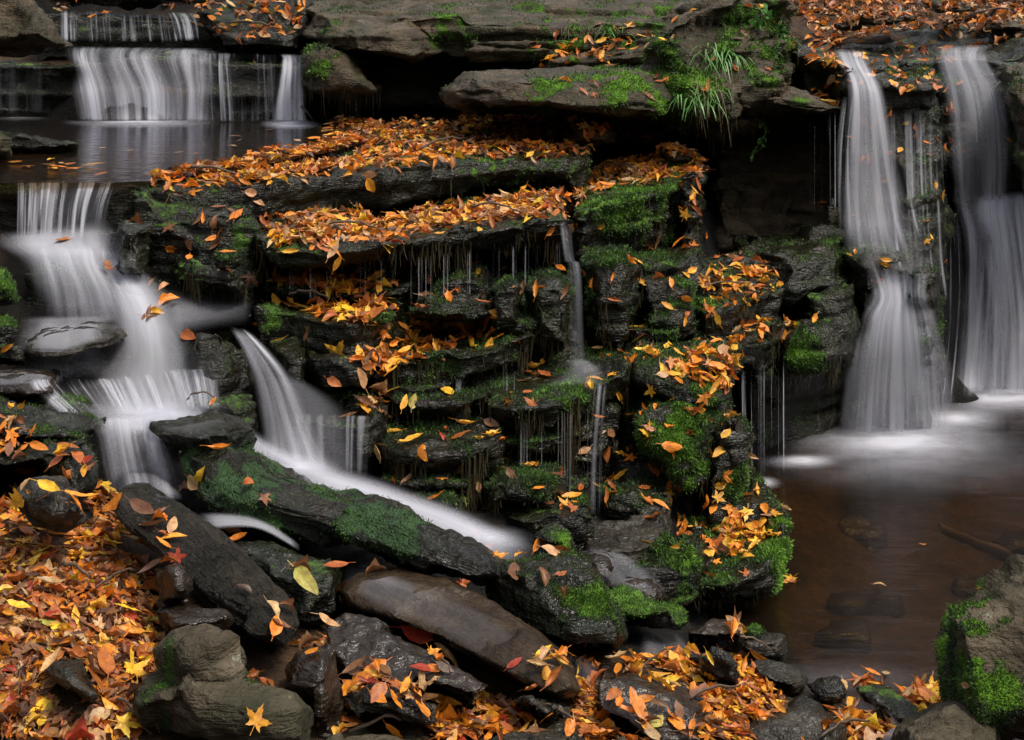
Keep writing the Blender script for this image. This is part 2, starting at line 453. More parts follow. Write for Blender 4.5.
# --- upper left falls
rock('rock_ledge', 'low black ledge that carries the topmost small waterfall', 'rock ledge',
     [el_slab([(30, 14, 12.3), (110, 13, 12.3), (205, 13, 12.4), (310, 20, 12.6)], 1.2, 0.42)], M_BLACK, V3, strata=0.05)
rock('rock_ledge', 'wet black ledge under the wide veil of water at the back of the upper pool', 'rock ledge',
     [el_slab([(-60, 60, 11.3), (40, 60, 11.25), (70, 59, 11.2), (150, 57, 11.2), (230, 58, 11.2), (312, 62, 11.2)], 1.5, 0.75, under=0.1)], M_BLACK, V3, strata=0.06, moss=0.1)
rock('boulder', 'large brown overhanging boulder above the dark hollow in the top left corner', 'boulder',
     [el_stone([(-70, -70), (10, -46), (44, -8), (64, 26), (72, 52), (54, 60), (20, 60), (-70, 60)], 9.9, 1.9, ty=-0.004)], M_BROWN, 0.025, lump=0.07, strata=0.05, axis=(0.5, 0, 1), moss=0.12)
rock('rock', 'small dark stone step beside the left end of the upper pool', 'rock',
     [el_stone([(-30, 128), (15, 126), (40, 134), (76, 142), (78, 150), (30, 152), (-30, 152)], 8.9, 0.5)], M_BLACK, 0.02)
rock('rock', 'pale mossy stone at the left edge just above the pouring lip', 'rock',
     [el_stone([(-40, 128), (4, 130), (14, 142), (10, 158), (-40, 165)], 8.3, 0.4)], M_BROWN, 0.018, moss=0.3)
rock('rock', 'black leafy rock bank between the topmost fall and the long brown overhang', 'rock',
     [el_stone([(190, 8), (240, -10), (320, -20), (330, 40), (300, 46), (255, 44), (205, 42)], 12.3, 1.0, ty=-0.006)], M_BLACK, V3, strata=0.06, moss=0.1)
rock('rock', 'dark stepped stones with red leaves above the right end of the upper veil', 'rock',
     [el_stone([(215, 28), (262, 22), (306, 28), (308, 50), (262, 52), (222, 48)], 11.8, 0.6, ty=-0.004)], M_BLACK, 0.025, strata=0.06)
rock('rock', 'dark leafy bank above the topmost little waterfall', 'rock',
     [el_stone([(36, -40), (130, -40), (212, -36), (214, 6), (150, 10), (60, 10), (40, 4)], 13.0, 0.9, ty=-0.006)], M_BLACK, 0.03, strata=0.08, moss=0.15)
# --- the big overhang
rock('rock_outcrop', 'long brown sandstone slab with thin cracks along the top of the scene', 'rock',
     [el_slab([(300, 24, 11.3), (345, 12, 11.2), (400, 6, 11.1), (480, 9, 11.0), (560, 11, 10.95), (640, 11, 10.9), (700, 10, 10.9), (770, 4, 11.0)], 4.0, [.2, .32, .42, .42, .38, .34, .34, .4], under=0.15, bulge=0.3, rise=.5),
      el_stone([(296, 44), (304, 16), (360, 6), (410, 18), (440, 50), (424, 66), (380, 62), (330, 60)], 11.2, 1.2, ty=-0.004),
      el_slab([(470, 40, 10.75), (560, 38, 10.65), (640, 34, 10.6), (690, 30, 10.6)], 1.5, .2, bulge=.3), el_slab([(545, 60, 10.4), (600, 56, 10.4), (655, 46, 10.5), (690, 44, 10.5)], 1.5, .14)],
     M_BROWN, 0.02, lump=0.06, lsize=0.5, strata=0.09, sh=0.085, moss=.3, cdepth=.14, blobs=[(450, 32, 30, .8), (560, 40, 40, .8), (640, 36, 45, .8), (520, 22, 24, .6), (670, 25, 30, .7)], mtone=-.12, fuzz=7000, fuzz_len=.03)
rock('rock_outcrop', 'smooth rounded brown bulge of sandstone right of the dark hollow', 'rock',
     [el_stone([(436, 90), (450, 74), (464, 62), (520, 62), (600, 60), (640, 58), (700, 56), (708, 102), (692, 122), (640, 128), (590, 126), (540, 116), (470, 115), (442, 106)], 10.0, 1.9, ty=-0.006)],
     M_BROWN, 0.02, lump=0.05, lsize=0.5, strata=0.1, sh=0.09, moss=.2, mtone=-.12, blobs=[(625, 80, 30, 1.2), (560, 82, 36, .8), (682, 88, 32, 1.35), (655, 104, 22, 1.0)], fuzz=6000, fuzz_len=0.03)
rock('rock_outcrop', 'layered mossy rock wall that holds the hanging grass tuft', 'rock',
     [el_stone([(640, 60), (660, 10), (720, -30), (800, -25), (812, 30), (808, 60), (800, 92), (770, 120), (745, 118), (735, 140), (705, 135), (690, 128), (650, 112)], 10.1, 1.9, ty=-0.006, tx=0.0005)],
     M_BROWN, 0.02, lump=0.08, strata=0.16, sh=0.1, moss=.2, mtone=-.12, cdepth=.16, blobs=[(690, 95, 34, 1.4), (660, 72, 34, 1.2), (760, 40, 45, .9), (720, 75, 28, 1.0), (800, 30, 30, .6)], fuzz=8000, fuzz_len=0.04, strings=180, string_len=0.16)
rock('rock_slab', 'brown wedge of rock jutting towards the drips left of the white fall', 'rock slab',
     [el_stone([(742, 92), (790, 84), (822, 92), (850, 110), (828, 118), (780, 116), (750, 112)], 9.8, 1.2, ty=-0.004)], M_BROWN, 0.022, strata=0.07, sh=0.09, blobs=[(800, 90, 22, .6)])
rock('boulder', 'rounded brown stone caught under the hanging grass tuft', 'boulder',
     [el_stone([(716, 122), (732, 112), (752, 113), (757, 124), (745, 134), (722, 134)], 9.6, 0.5)], M_BROWN, 0.016)
rock('rock_outcrop', 'pale mossy knob of rock right of the upper veil of water', 'rock',
     [el_stone([(300, 52), (318, 40), (346, 44), (366, 74), (384, 92), (360, 100), (330, 104), (306, 98), (300, 76)], 11.0, 0.9)], M_BROWN, 0.022, strata=0.05, blobs=[(325, 66, 20, .95), (318, 48, 14, .8)], fuzz=2500, fuzz_len=0.035, strings=90, string_len=0.2)
rock('rock', 'dark back wall of the hollow beneath the long brown slab', 'rock',
     [el_stone([(290, 50), (480, 40), (480, 122), (290, 122)], 12.0, 1.0)], M_BLACK, 0.035, strata=0.06)
rock('rock', 'dark shelf under the mossy bulge, behind the leaf carpet', 'rock',
     [el_slab([(430, 128, 11.4), (560, 128, 11.2), (720, 130, 10.8)], 1.4, 0.4), el_stone([(575, 118), (720, 112), (730, 190), (600, 165)], 11.4, 1.2)], M_BLACK, 0.03, strata=0.06)
rock('rock', 'small rounded brown block beneath the bulge at the end of the leaf carpet', 'rock',
     [el_stone([(572, 124), (590, 121), (614, 122), (622, 134), (618, 145), (592, 147), (576, 142)], 9.5, 0.5)], M_BROWN, 0.016, moss=0.15)
rock('rock', 'flat brown flake poking out of the dark gap right of the leaf carpet', 'rock',
     [el_stone([(655, 146), (690, 150), (702, 158), (696, 166), (665, 162)], 9.5, 0.5)], M_BROWN, 0.018)
rock('rock_wall', 'black layered wall in the deep recess behind the dripping threads', 'rock wall',
     [el_stone([(690, 100), (850, 96), (870, 250), (860, 460), (740, 470), (700, 330)], 9.95, 1.0, ty=-0.0045, prof=BLOCK)], M_BROWN, 0.024, lump=0.12, strata=0.2, sh=0.13)
# --- right hand falls
rock('rock_ledge', 'dark wet lip of rock that both right waterfalls pour over', 'rock ledge',
     [el_slab([(795, 42, 10.4), (835, 58, 9.75), (880, 66, 9.6), (930, 58, 9.95), (960, 50, 10.3), (1010, 48, 10.4), (1080, 40, 10.5)], 2.2, 0.55, under=0.12, rise=0.12)], M_BLACK, 0.026, strata=0.06, moss=0.1, blobs=[(850, 60, 20, .4)])
rock('rock_outcrop', 'tall wet mossy buttress between the two right waterfalls', 'rock',
     [el_stone([(842, 70), (880, 64), (945, 62), (958, 150), (955, 250), (940, 330), (848, 330), (835, 200)], 9.75, 1.0, ty=-0.0006, prof=BLOCK),
      el_stone([(900, 150), (935, 145), (952, 170), (955, 260), (945, 300), (905, 290)], 9.35, 0.6),
      el_stone([(838, 240), (870, 228), (925, 235), (945, 270), (938, 330), (850, 330)], 9.15, 0.7),
      el_stone([(858, 308), (890, 296), (935, 305), (945, 350), (940, 440), (852, 445)], 9.1, 0.7)],
     M_BLACK, 0.024, lump=0.08, strata=0.09, sh=0.12, ridge=0.04, moss=.42, blobs=[(925, 170, 30, .55), (925, 330, 30, .6), (890, 90, 40, .4)], fuzz=4000, fuzz_len=0.03, strings=150, string_len=0.1)
rock('rock_outcrop', 'black stepped rock behind the far right waterfall', 'rock',
     [el_stone([(930, 52), (1000, 44), (1060, 60), (1080, 250), (1060, 420), (945, 415), (950, 250)], 10.45, 1.1, ty=-0.0008, prof=BLOCK),
      el_stone([(955, 215), (985, 196), (1060, 190), (1070, 300), (1060, 410), (958, 410)], 10.1, 0.8)], M_BLACK, 0.028, strata=0.09, sh=0.14)
rock('rock', 'mossy brown stacked rocks at the right edge beside the far waterfall', 'rock',
     [el_stone([(996, 70), (1030, 60), (1100, 60), (1100, 240), (1015, 200), (1004, 140)], 9.75, 0.8)], M_BROWN, 0.025, strata=0.1, sh=0.14, moss=0.2, blobs=[(1012, 130, 30, .6)], fuzz=1500)
rock('rock', 'mossy wet spur hanging between the falls just above the pool', 'rock',
     [el_stone([(905, 262), (925, 250), (944, 266), (948, 330), (940, 378), (915, 372), (902, 330)], 8.95, 0.5)], M_BLACK, 0.018, ridge=0.03, blobs=[(930, 320, 30, .75)], fuzz=1800, strings=90)
for q, lab in (([(700, 10), (760, 2), (775, 14), (740, 22), (705, 20)], 'flat mossy stone on the slope left of the scattered leaves'),
               ([(858, 12), (905, 8), (918, 20), (880, 26), (860, 22)], 'dark flat stone half buried in leaves above the right falls'),
               ([(830, 22), (860, 18), (863, 29), (838, 31)], 'little mossy stone in leaves above the left white fall'),
               ([(930, 0), (980, 4), (975, 14), (935, 12)], 'brown stone at the top edge among small leaves'),
               ([(975, 18), (1020, 14), (1034, 30), (985, 32)], 'brown leafy stone above the far right fall')):
    rock('stone', lab, 'stone', [el_stone(q, 11.6, 0.8, ty=-0.02)], M_BROWN, 0.024, moss=0.3)
# --- left wall and upper ledges
rock('rock_ledge', 'black lip of rock under the thin curtain at the left of the upper pool', 'rock ledge',
     [el_slab([(-60, 192, 7.45), (10, 187, 7.42), (60, 186, 7.42), (115, 186, 7.42), (150, 188, 7.45)], 1.0, 0.5, under=0.12)], M_BLACK, 0.02, strata=0.05)
rock('rock_wall', 'black dripping rock wall below the left end of the leaf carpet', 'rock wall',
     [el_stone([(118, 192), (180, 190), (250, 196), (268, 230), (262, 300), (190, 300), (130, 295)], 7.5, 0.7, prof=BLOCK)], M_BLACK, 0.017, lump=0.06, strata=0.06, blobs=[(245, 232, 16, .7)], fuzz=600, strings=60)
rock('rock_ledge', 'broad upper ledge carpeted with orange leaves, wet black front with bright moss', 'rock ledge',
     [el_slab([(140, 186, 7.42), (170, 189, 7.36), (205, 188, 7.4), (235, 184, 7.5), (290, 177, 7.72), (330, 173, 7.9), (380, 168, 8.1), (420, 164, 8.3), (480, 156, 8.6), (545, 154, 8.8), (580, 156, 8.85), (594, 150, 9.1)], 3.2, [.3, .3, .3, .3, .26, .24, .24, .24, .24, .24, .24, .24], under=0.1, bulge=0.3)],
     M_BLACK, 0.018, lump=0.035, strata=0.035, blobs=[(487, 172, 13, 1.2), (512, 185, 24, 1.0), (545, 168, 24, .7), (580, 170, 16, .7)], fuzz=7000, fuzz_len=0.028, strings=240, string_len=0.08)
rock('rock_ledge', 'second ledge heaped with orange leaves above a row of drips', 'rock ledge',
     [el_slab([(250, 228, 7.1), (262, 240, 6.98), (285, 249, 6.9), (320, 251, 6.88), (352, 249, 6.92), (400, 240, 7.08), (440, 232, 7.25), (500, 223, 7.5), (545, 219, 7.66), (572, 219, 7.75)], 1.6, [.16, .17, .17, .16, .15, .16, .18, .2, .22, .24], under=0.16, bulge=-0.2)],
     M_BLACK, 0.016, lump=0.035, strata=0.03, blobs=[(425, 242, 18, .6), (360, 250, 30, .35)], fuzz=1500, strings=630, string_len=0.13)
rock('rock_ledge', 'bright mossy ledge end at the right of the leaf carpet', 'rock ledge',
     [el_slab([(566, 214, 7.85), (580, 206, 7.92), (602, 194, 8.06), (626, 188, 8.16), (652, 188, 8.22), (672, 179, 8.42), (690, 168, 8.7), (706, 164, 8.85)], 1.7, [.38, .4, .42, .42, .42, .42, .45, .45], under=0.12, bulge=0.3)],
     M_BLACK, 0.017, lump=0.05, strata=0.06, sh=0.1, blobs=[(590, 205, 16, 1.2), (640, 186, 32, 1.3), (668, 178, 16, 1.3), (615, 225, 20, .95), (660, 225, 24, 1.25), (655, 245, 18, 1.1), (676, 205, 16, 1.0), (670, 165, 20, 1.2)], fuzz=16000, fuzz_len=0.028, strings=225, string_len=0.1)
rock('rock_pillar', 'narrow stacked rock corner below the right tip of the leaf carpet', 'rock pillar',
     [el_stone([(680, 172), (702, 168), (706, 200), (704, 240), (696, 330), (676, 330), (672, 230)], 8.75, 0.6, prof=BLOCK)], M_BLACK, 0.018, strata=0.07, moss=0.2, strings=120)
rock('boulder', 'rounded shaggy brown-green mossy boulder right of the little central fall', 'boulder',
     [el_stone([(584, 262), (600, 246), (622, 248), (640, 268), (646, 292), (634, 330), (622, 352), (590, 350), (582, 310)], 7.75, 0.7)], M_BLACK, 0.016, lump=0.06, moss=0.48, fuzz=7000, fuzz_len=0.03, blobs=[(605, 262, 20, .6)], strings=150)
rock('rock', 'wet dark lump of rock left of the little central fall', 'rock',
     [el_stone([(526, 282), (540, 268), (560, 266), (574, 280), (578, 320), (566, 350), (540, 345), (526, 318)], 7.4, 0.5)], M_BLACK, 0.015, moss=0.22, fuzz=1200, strings=90)
rock('rock_wall', 'black stepped recess wall behind the ledges left of the little central fall', 'rock wall',
     [el_stone([(250, 262), (420, 256), (585, 245), (600, 400), (600, 545), (470, 545), (390, 480), (320, 420), (262, 345)], 7.35, 0.6, ty=-0.0052, prof=BLOCK)], M_BLACK, 0.018, lump=.07, strata=0.15, sh=0.12, moss=.22, fuzz=5000, strings=200, mtone=-.15)
rock('rock_wall', 'dark stepped mossy wall right of the little central fall', 'rock wall',
     [el_stone([(580, 240), (690, 232), (735, 300), (750, 420), (740, 560), (600, 560), (585, 400)], 7.75, 0.6, ty=-0.0056, tx=.0005, prof=BLOCK)], M_BLACK, 0.018, lump=.07, strata=0.16, sh=0.12, moss=.32, fuzz=8000, strings=250, mtone=-.1, blobs=[(690, 430, 40, .8), (730, 470, 30, .8)])
rock('rock', 'stacked dark mossy stones topped by a big orange maple leaf', 'rock',
     [el_slab([(436, 282, 7.25), (452, 277, 7.25), (476, 278, 7.25), (486, 284, 7.3)], .5, .09), el_slab([(424, 296, 7.12), (445, 297, 7.06), (478, 296, 7.08), (491, 300, 7.15)], .6, .075), el_slab([(412, 308, 7.02), (440, 312, 6.96), (476, 311, 6.98), (490, 308, 7.05)], .6, .08)], M_BLACK, 0.012, lump=.025, strata=0.03, sh=0.05, moss=0.3, fuzz=2000, blobs=[(440, 305, 18, .6), (460, 310, 18, .5)])
rock('rock', 'mossy dark upright block right of the stacked stones', 'rock',
     [el_stone([(488, 285), (512, 276), (526, 290), (526, 335), (490, 338)], 7.25, 0.5)], M_BLACK, 0.015, moss=0.4, fuzz=2000)
# --- mid ledges on the left of the centre
rock('rock_ledge', 'dark leaf-strewn ledge with a green left corner under the row of drips', 'rock ledge',
     [el_slab([(252, 312, 6.78), (268, 308, 6.8), (285, 312, 6.78), (325, 326, 6.66), (352, 330, 6.62), (382, 322, 6.72), (398, 304, 6.9)], 1.1, 0.3, under=0.08)],
     M_BLACK, 0.014, lump=0.04, strata=0.045, blobs=[(268, 318, 14, 1.0), (392, 320, 14, .8)], fuzz=1500, strings=90)
rock('rock', 'dark wet knob below the big orange maple leaf', 'rock',
     [el_stone([(300, 345), (330, 340), (372, 348), (380, 372), (366, 392), (312, 394), (296, 370)], 6.7, 0.5, ty=-0.002)], M_BLACK, 0.014)
rock('rock_ledge', 'leafy ledge fringed with hanging moss in the centre', 'rock ledge',
     [el_slab([(372, 366, 6.66), (400, 362, 6.62), (443, 353, 6.7), (477, 347, 6.8), (504, 342, 6.9), (534, 330, 7.1)], 1.2, [.2, .2, .19, .19, .18, .18], under=0.1, bulge=-0.2)],
     M_BLACK, 0.014, lump=0.035, strata=0.03, moss=0.25, blobs=[(420, 365, 26, .65), (470, 360, 26, .55), (515, 345, 20, .5)], fuzz=4500, strings=570, string_len=0.15)
rock('rock_ledge', 'thin shelf holding a little water under the central fall', 'rock ledge',
     [el_slab([(488, 398, 6.6), (505, 404, 6.5), (530, 407, 6.46), (560, 405, 6.5), (588, 394, 6.62), (612, 378, 6.85), (630, 366, 7.0)], 0.9, 0.14, under=0.1, bulge=-0.2)],
     M_BLACK, 0.014, lump=0.02, strata=0.02, blobs=[(560, 405, 30, .8), (520, 408, 20, .6)], fuzz=4500, strings=390, string_len=0.16)
rock('rock', 'black rock under the thin water shelf', 'rock',
     [el_stone([(490, 420), (560, 415), (612, 400), (622, 520), (560, 540), (470, 520)], 7.15, 0.6, prof=BLOCK)], M_BLACK, 0.02, strata=0.06)
rock('rock_ledge', 'small ledge with red and yellow leaves above the rushing stream', 'rock ledge',
     [el_slab([(378, 448, 6.28), (395, 454, 6.2), (430, 457, 6.15), (468, 452, 6.2), (492, 446, 6.25), (508, 436, 6.35)], 0.9, 0.15, under=0.12, bulge=-0.2)],
     M_BLACK, 0.013, lump=0.025, strata=0.03, moss=0.3, blobs=[(440, 460, 24, .6), (480, 455, 20, .75)], fuzz=3500, strings=240, string_len=0.12)
rock('rock', 'dark green rock behind the white stream below the small ledge', 'rock',
     [el_stone([(400, 500), (440, 480), (476, 486), (482, 520), (470, 545), (400, 530)], 6.25, 0.5)], M_BLACK, 0.014, moss=0.35, blobs=[(472, 505, 18, .9)], fuzz=1800)
rock('rock', 'mossy brown hump right of the small ledge with a leaf cluster on it', 'rock',
     [el_stone([(476, 480), (495, 466), (515, 462), (545, 462), (568, 470), (572, 500), (545, 520), (484, 515)], 6.45, 0.6, ty=-0.003)], M_BLACK, 0.014, moss=0.42, blobs=[(550, 480, 20, .7)], fuzz=4500, strings=210, string_len=0.07)
rock('rock', 'low dark wet rocks below the mossy hump', 'rock',
     [el_stone([(500, 505), (560, 500), (596, 512), (596, 545), (520, 550)], 6.25, 0.5)], M_BLACK, 0.015, moss=0.2)
rock('rock_ledge', 'wet black block with a water film right of the second strand', 'rock ledge',
     [el_slab([(290, 415, 6.35), (320, 415, 6.28), (350, 416, 6.26), (374, 420, 6.26), (388, 410, 6.4)], 0.8, 0.36, under=0.06)], M_BLACK, 0.014, lump=0.03, strata=0.03, blobs=[(370, 412, 18, .5)], fuzz=700)
rock('rock', 'black rock right of the bright second strand', 'rock',
     [el_stone([(272, 340), (296, 330), (312, 345), (318, 372), (312, 400), (288, 396), (272, 370)], 6.75, 0.45)], M_BLACK, 0.014, moss=0.15)
rock('rock', 'pointed black glistening rock standing in the left cascade', 'rock',
     [el_stone([(118, 236), (126, 224), (140, 220), (152, 230), (154, 262), (148, 280), (122, 282), (112, 262)], 7.0, 0.4, prof=ROUND)], M_BLACK, 0.012, ridge=0.03, fine=0.012)
rock('rock', 'dark wet lumps under the black wall right of the left cascade', 'rock',
     [el_stone([(166, 262), (178, 250), (200, 256), (214, 270), (244, 268), (254, 280), (248, 300), (200, 300), (172, 292)], 7.0, 0.5)], M_BLACK, 0.014, ridge=0.03, strings=90)
rock('rock', 'small mossy cap stone among the dark lumps', 'rock', [el_stone([(212, 258), (226, 249), (246, 251), (250, 264), (236, 271), (216, 268)], 6.85, 0.3)], M_BLACK, 0.013, moss=0.5, fuzz=1000)
rock('rock', 'dark wet rock topped by rust leaves between the two white strands', 'rock',
     [el_stone([(176, 350), (196, 332), (222, 330), (240, 350), (246, 385), (236, 405), (190, 402), (178, 378)], 6.55, 0.5)], M_BLACK, 0.013, ridge=0.03, strings=75)
rock('rock', 'black hollow rock with a few orange leaves under the left strand', 'rock',
     [el_stone([(180, 395), (230, 388), (256, 400), (258, 440), (210, 425), (180, 415)], 6.3, 0.5)], M_BLACK, 0.014)
rock('rock_slab', 'flat grey slab with water sliding over it in the left cascade', 'rock slab',
     [el_stone([(16, 340), (40, 324), (100, 318), (122, 322), (126, 334), (116, 346), (60, 356), (24, 360)], 6.5, 0.7, ty=-0.006)], M_SLATE, 0.012, lump=0.02, strata=0.02)
rock('rock_ledge', 'hidden step of rock under the left cascade', 'rock ledge',
     [el_slab([(-40, 390, 6.2), (30, 386, 6.3), (60, 384, 6.3), (130, 380, 6.35), (215, 374, 6.4)], 0.9, 0.3, under=0.06),
      el_slab([(20, 268, 7.0), (80, 276, 6.95), (150, 285, 6.95)], 0.6, 0.55, under=-0.12)], M_BLACK, 0.016, strata=0.03)
rock('mossy_stone', 'green mossy cushion stone at the left edge beside the cascade', 'stone', [el_stone([(-40, 270), (4, 266), (24, 284), (28, 302), (10, 312), (-40, 318)], 6.7, 0.5)], M_BLACK, 0.014, moss=0.75, fuzz=4500, fuzz_len=0.016)
rock('mossy_stone', 'lower green mossy stone at the left edge', 'stone', [el_stone([(-40, 315), (8, 314), (18, 326), (12, 348), (-40, 352)], 6.5, 0.4)], M_BLACK, 0.014, moss=0.6, fuzz=2500, fuzz_len=0.016)
rock('stone', 'small dark stone with an orange leaf at the left edge', 'stone', [el_stone([(-30, 342), (10, 336), (28, 350), (30, 366), (-30, 366)], 6.35, 0.35)], M_BLACK, 0.013)
rock('rock', 'brown flat rock at the left edge that water slips over', 'rock', [el_stone([(-60, 366), (20, 364), (58, 374), (62, 396), (20, 402), (-60, 404)], 6.1, 0.5, ty=-0.004)], M_WETBR, 0.014)
rock('rock_ledge', 'thin wet shelf between the slim central fall and the stacked stones', 'rock ledge',
     [el_slab([(486, 318, 7.2), (505, 322, 7.1), (530, 324, 7.1), (556, 318, 7.2), (570, 310, 7.35)], .7, .09, under=.08, bulge=-.2)], M_BLACK, 0.013, lump=.02, strata=.025, moss=.32, fuzz=1500, strings=140, string_len=.1)
rock('rock_ledge', 'thin dripping shelf right below the moss-hung centre ledge', 'rock ledge',
     [el_slab([(392, 400, 6.6), (420, 404, 6.55), (455, 402, 6.58), (488, 394, 6.7)], .6, .08, under=.08, bulge=-.2)], M_BLACK, 0.013, lump=.02, strata=.025, moss=.35, fuzz=1800, strings=140, string_len=.09)
rock('rock_ledge', 'low mossy shelf with stray leaves left of the pale wet stone', 'rock ledge',
     [el_slab([(498, 506, 6.3), (525, 512, 6.22), (560, 513, 6.2), (590, 505, 6.3)], .6, .1, under=.06, bulge=-.2)], M_BLACK, 0.013, lump=.02, strata=.025, moss=.4, fuzz=2200, strings=120, string_len=.09)
rock('rock_ledge', 'narrow mossy shelf under the bright ledge end', 'rock ledge',
     [el_slab([(628, 262, 8.1), (650, 266, 8.05), (680, 262, 8.15), (705, 254, 8.4)], .7, .1, under=.06, rise=.04)], M_BLACK, 0.015, lump=.03, strata=.03, moss=.45, fuzz=3000, strings=140, string_len=.1)
rock('rock_ledge', 'mossy step between the square green block and the sloping leaf rock', 'rock ledge',
     [el_slab([(618, 326, 7.6), (640, 332, 7.55), (672, 332, 7.55), (700, 322, 7.7)], .6, .1, under=.06, rise=.04)], M_BLACK, 0.014, lump=.03, strata=.03, moss=.5, fuzz=3000, strings=140, string_len=.08)
rock('rock_ledge', 'low ledge in the recess left of the glistening rock by the white fall', 'rock ledge',
     [el_slab([(748, 262, 8.9), (775, 268, 8.8), (812, 266, 8.85), (846, 252, 9.1)], .9, .16, under=.06, rise=.06)], M_BLACK, 0.018, lump=.04, strata=.05, moss=.3, fuzz=1500, strings=100, string_len=.1)
rock('rock', 'wet black rock filling the gap above the pale wet stone', 'rock',
     [el_stone([(586, 486), (636, 472), (676, 500), (668, 530), (620, 528), (592, 520)], 6.7, 0.5, ty=-.003)], M_BLACK, 0.014, moss=.35, strings=60, fuzz=1200)
rock('rock_ledge', 'thin leafy shelf at the back of the recess under the row of drips', 'rock ledge',
     [el_slab([(258, 286, 7.2), (300, 290, 7.12), (350, 291, 7.1), (398, 287, 7.2), (414, 280, 7.3)], .6, .07, under=.05)], M_BLACK, 0.013, lump=.02, strata=.02, fuzz=800, strings=60)
rock('rock_ledge', 'thin mossy shelf between the small leaf ledge and the white stream', 'rock ledge',
     [el_slab([(382, 478, 6.22), (405, 484, 6.16), (440, 485, 6.14), (470, 478, 6.22), (486, 470, 6.3)], .6, .07, under=.06, bulge=-.2)], M_BLACK, 0.012, lump=.02, strata=.02, moss=.45, fuzz=1800, strings=110, string_len=.08)
rock('rock_ledge', 'thin dripping shelf midway between the water shelf and the mossy hump', 'rock ledge',
     [el_slab([(476, 436, 6.6), (505, 441, 6.52), (545, 441, 6.5), (580, 434, 6.6), (602, 424, 6.75)], .6, .075, under=.06, bulge=-.2)], M_BLACK, 0.013, lump=.02, strata=.02, moss=.42, fuzz=1800, strings=130, string_len=.1)
rock('rock_ledge', 'thin mossy shelf beside the shaggy boulder above the sloping leaf rock', 'rock ledge',
     [el_slab([(596, 296, 7.85), (620, 303, 7.78), (660, 304, 7.78), (696, 296, 7.9)], .6, .08, under=.06, bulge=-.2)], M_BLACK, 0.014, lump=.02, strata=.02, moss=.5, fuzz=2200, strings=120, string_len=.08)
# --- right of centre
rock('rock', 'dark block with a square green mossy face near the centre right', 'rock',
     [el_stone([(640, 276), (672, 270), (700, 276), (702, 312), (690, 336), (640, 330)], 7.95, 0.6, prof=BLOCK)], M_BLACK, 0.016, blobs=[(684, 292, 18, 1.1), (650, 320, 24, .6)], fuzz=3500, fuzz_len=0.018, strings=150)
rock('rock_ledge', 'leaf-heaped shelf at the upper right of the centre cliff', 'rock ledge',
     [el_slab([(694, 298, 7.85), (712, 302, 7.8), (740, 300, 7.95), (765, 292, 8.2), (780, 282, 8.45)], 0.9, 0.3, under=0.06, rise=0.14)], M_BLACK, 0.016, lump=0.05, strata=0.06, moss=0.15, strings=240, string_len=0.1, fuzz=1500, blobs=[(705, 300, 14, .7)])
rock('rock_ledge', 'narrow mossy shelf with leaves below the heaped shelf', 'rock ledge',
     [el_slab([(690, 340, 7.55), (715, 345, 7.5), (745, 342, 7.65), (768, 332, 7.9), (790, 322, 8.2)], 0.8, 0.22, under=0.08, rise=0.08)], M_BLACK, 0.016, lump=0.04, strata=0.04, moss=0.3, strings=240, fuzz=2500)
rock('boulder', 'smooth green mossed boulder beside the glistening rock left of the white fall', 'boulder',
     [el_stone([(776, 336), (800, 318), (830, 326), (842, 346), (838, 376), (800, 384), (778, 372)], 8.3, 0.6)], M_BLACK, 0.016, moss=0.3, blobs=[(812, 352, 24, 1.0), (806, 325, 18, .9)], fuzz=4500, fuzz_len=0.02, strings=150)
rock('rock', 'glistening wet black rock left of the nearer white fall', 'rock',
     [el_stone([(806, 296), (830, 284), (856, 292), (864, 330), (856, 368), (830, 372), (810, 340)], 8.75, 0.5)], M_BLACK, 0.015, ridge=0.03, fine=0.013)
rock('rock', 'dark rock mass behind the curtain of threads', 'rock',
     [el_stone([(730, 340), (850, 330), (858, 400), (850, 452), (790, 475), (740, 500)], 8.9, 0.7, tx=0.004, prof=BLOCK)], M_BLACK, 0.02, strata=0.1, sh=0.15)
rock('rock', 'dark mossy rocks below the recess, right of the leaf shelf', 'rock',
     [el_stone([(740, 240), (790, 230), (845, 225), (852, 290), (790, 310), (745, 296)], 9.2, 0.8, ty=-0.003)], M_BLACK, 0.02, strata=0.08, blobs=[(770, 250, 20, .55), (830, 245, 18, .35)], fuzz=1000)
rock('rock_ledge', 'sloping mossy rock where orange leaves slide towards the centre', 'rock ledge',
     [el_stone([(612, 352), (640, 334), (700, 336), (740, 344), (748, 372), (736, 410), (690, 418), (636, 396), (614, 384)], 7.35, 0.8, ty=-0.006)], M_BLACK, 0.015, lump=0.04, moss=0.45, fuzz=6000, fuzz_len=0.02, blobs=[(700, 400, 26, .8), (660, 380, 20, .5)])
rock('boulder', 'big bright green mossy boulder in the lower centre right', 'boulder',
     [el_stone([(612, 412), (640, 390), (682, 384), (716, 404), (722, 440), (718, 476), (700, 496), (672, 492), (648, 474), (628, 452)], 7.05, 0.8, ty=-0.002)], M_BLACK, 0.014, lump=0.07, ridge=0.03, moss=0.5, blobs=[(695, 430, 40, 1.2), (650, 420, 30, .95), (665, 470, 34, .95)], fuzz=16000, fuzz_len=0.02, strings=180)
rock('rock_pillar', 'narrow mossy column of rock at the pool edge behind the leaf-topped block', 'rock pillar',
     [el_stone([(708, 420), (738, 408), (750, 440), (750, 500), (745, 530), (710, 530), (704, 470)], 7.0, 0.6, prof=BLOCK)], M_BLACK, 0.015, strata=0.06, blobs=[(742, 480, 20, 1.0), (718, 430, 14, .6)], fuzz=4500, fuzz_len=0.02, strings=150)
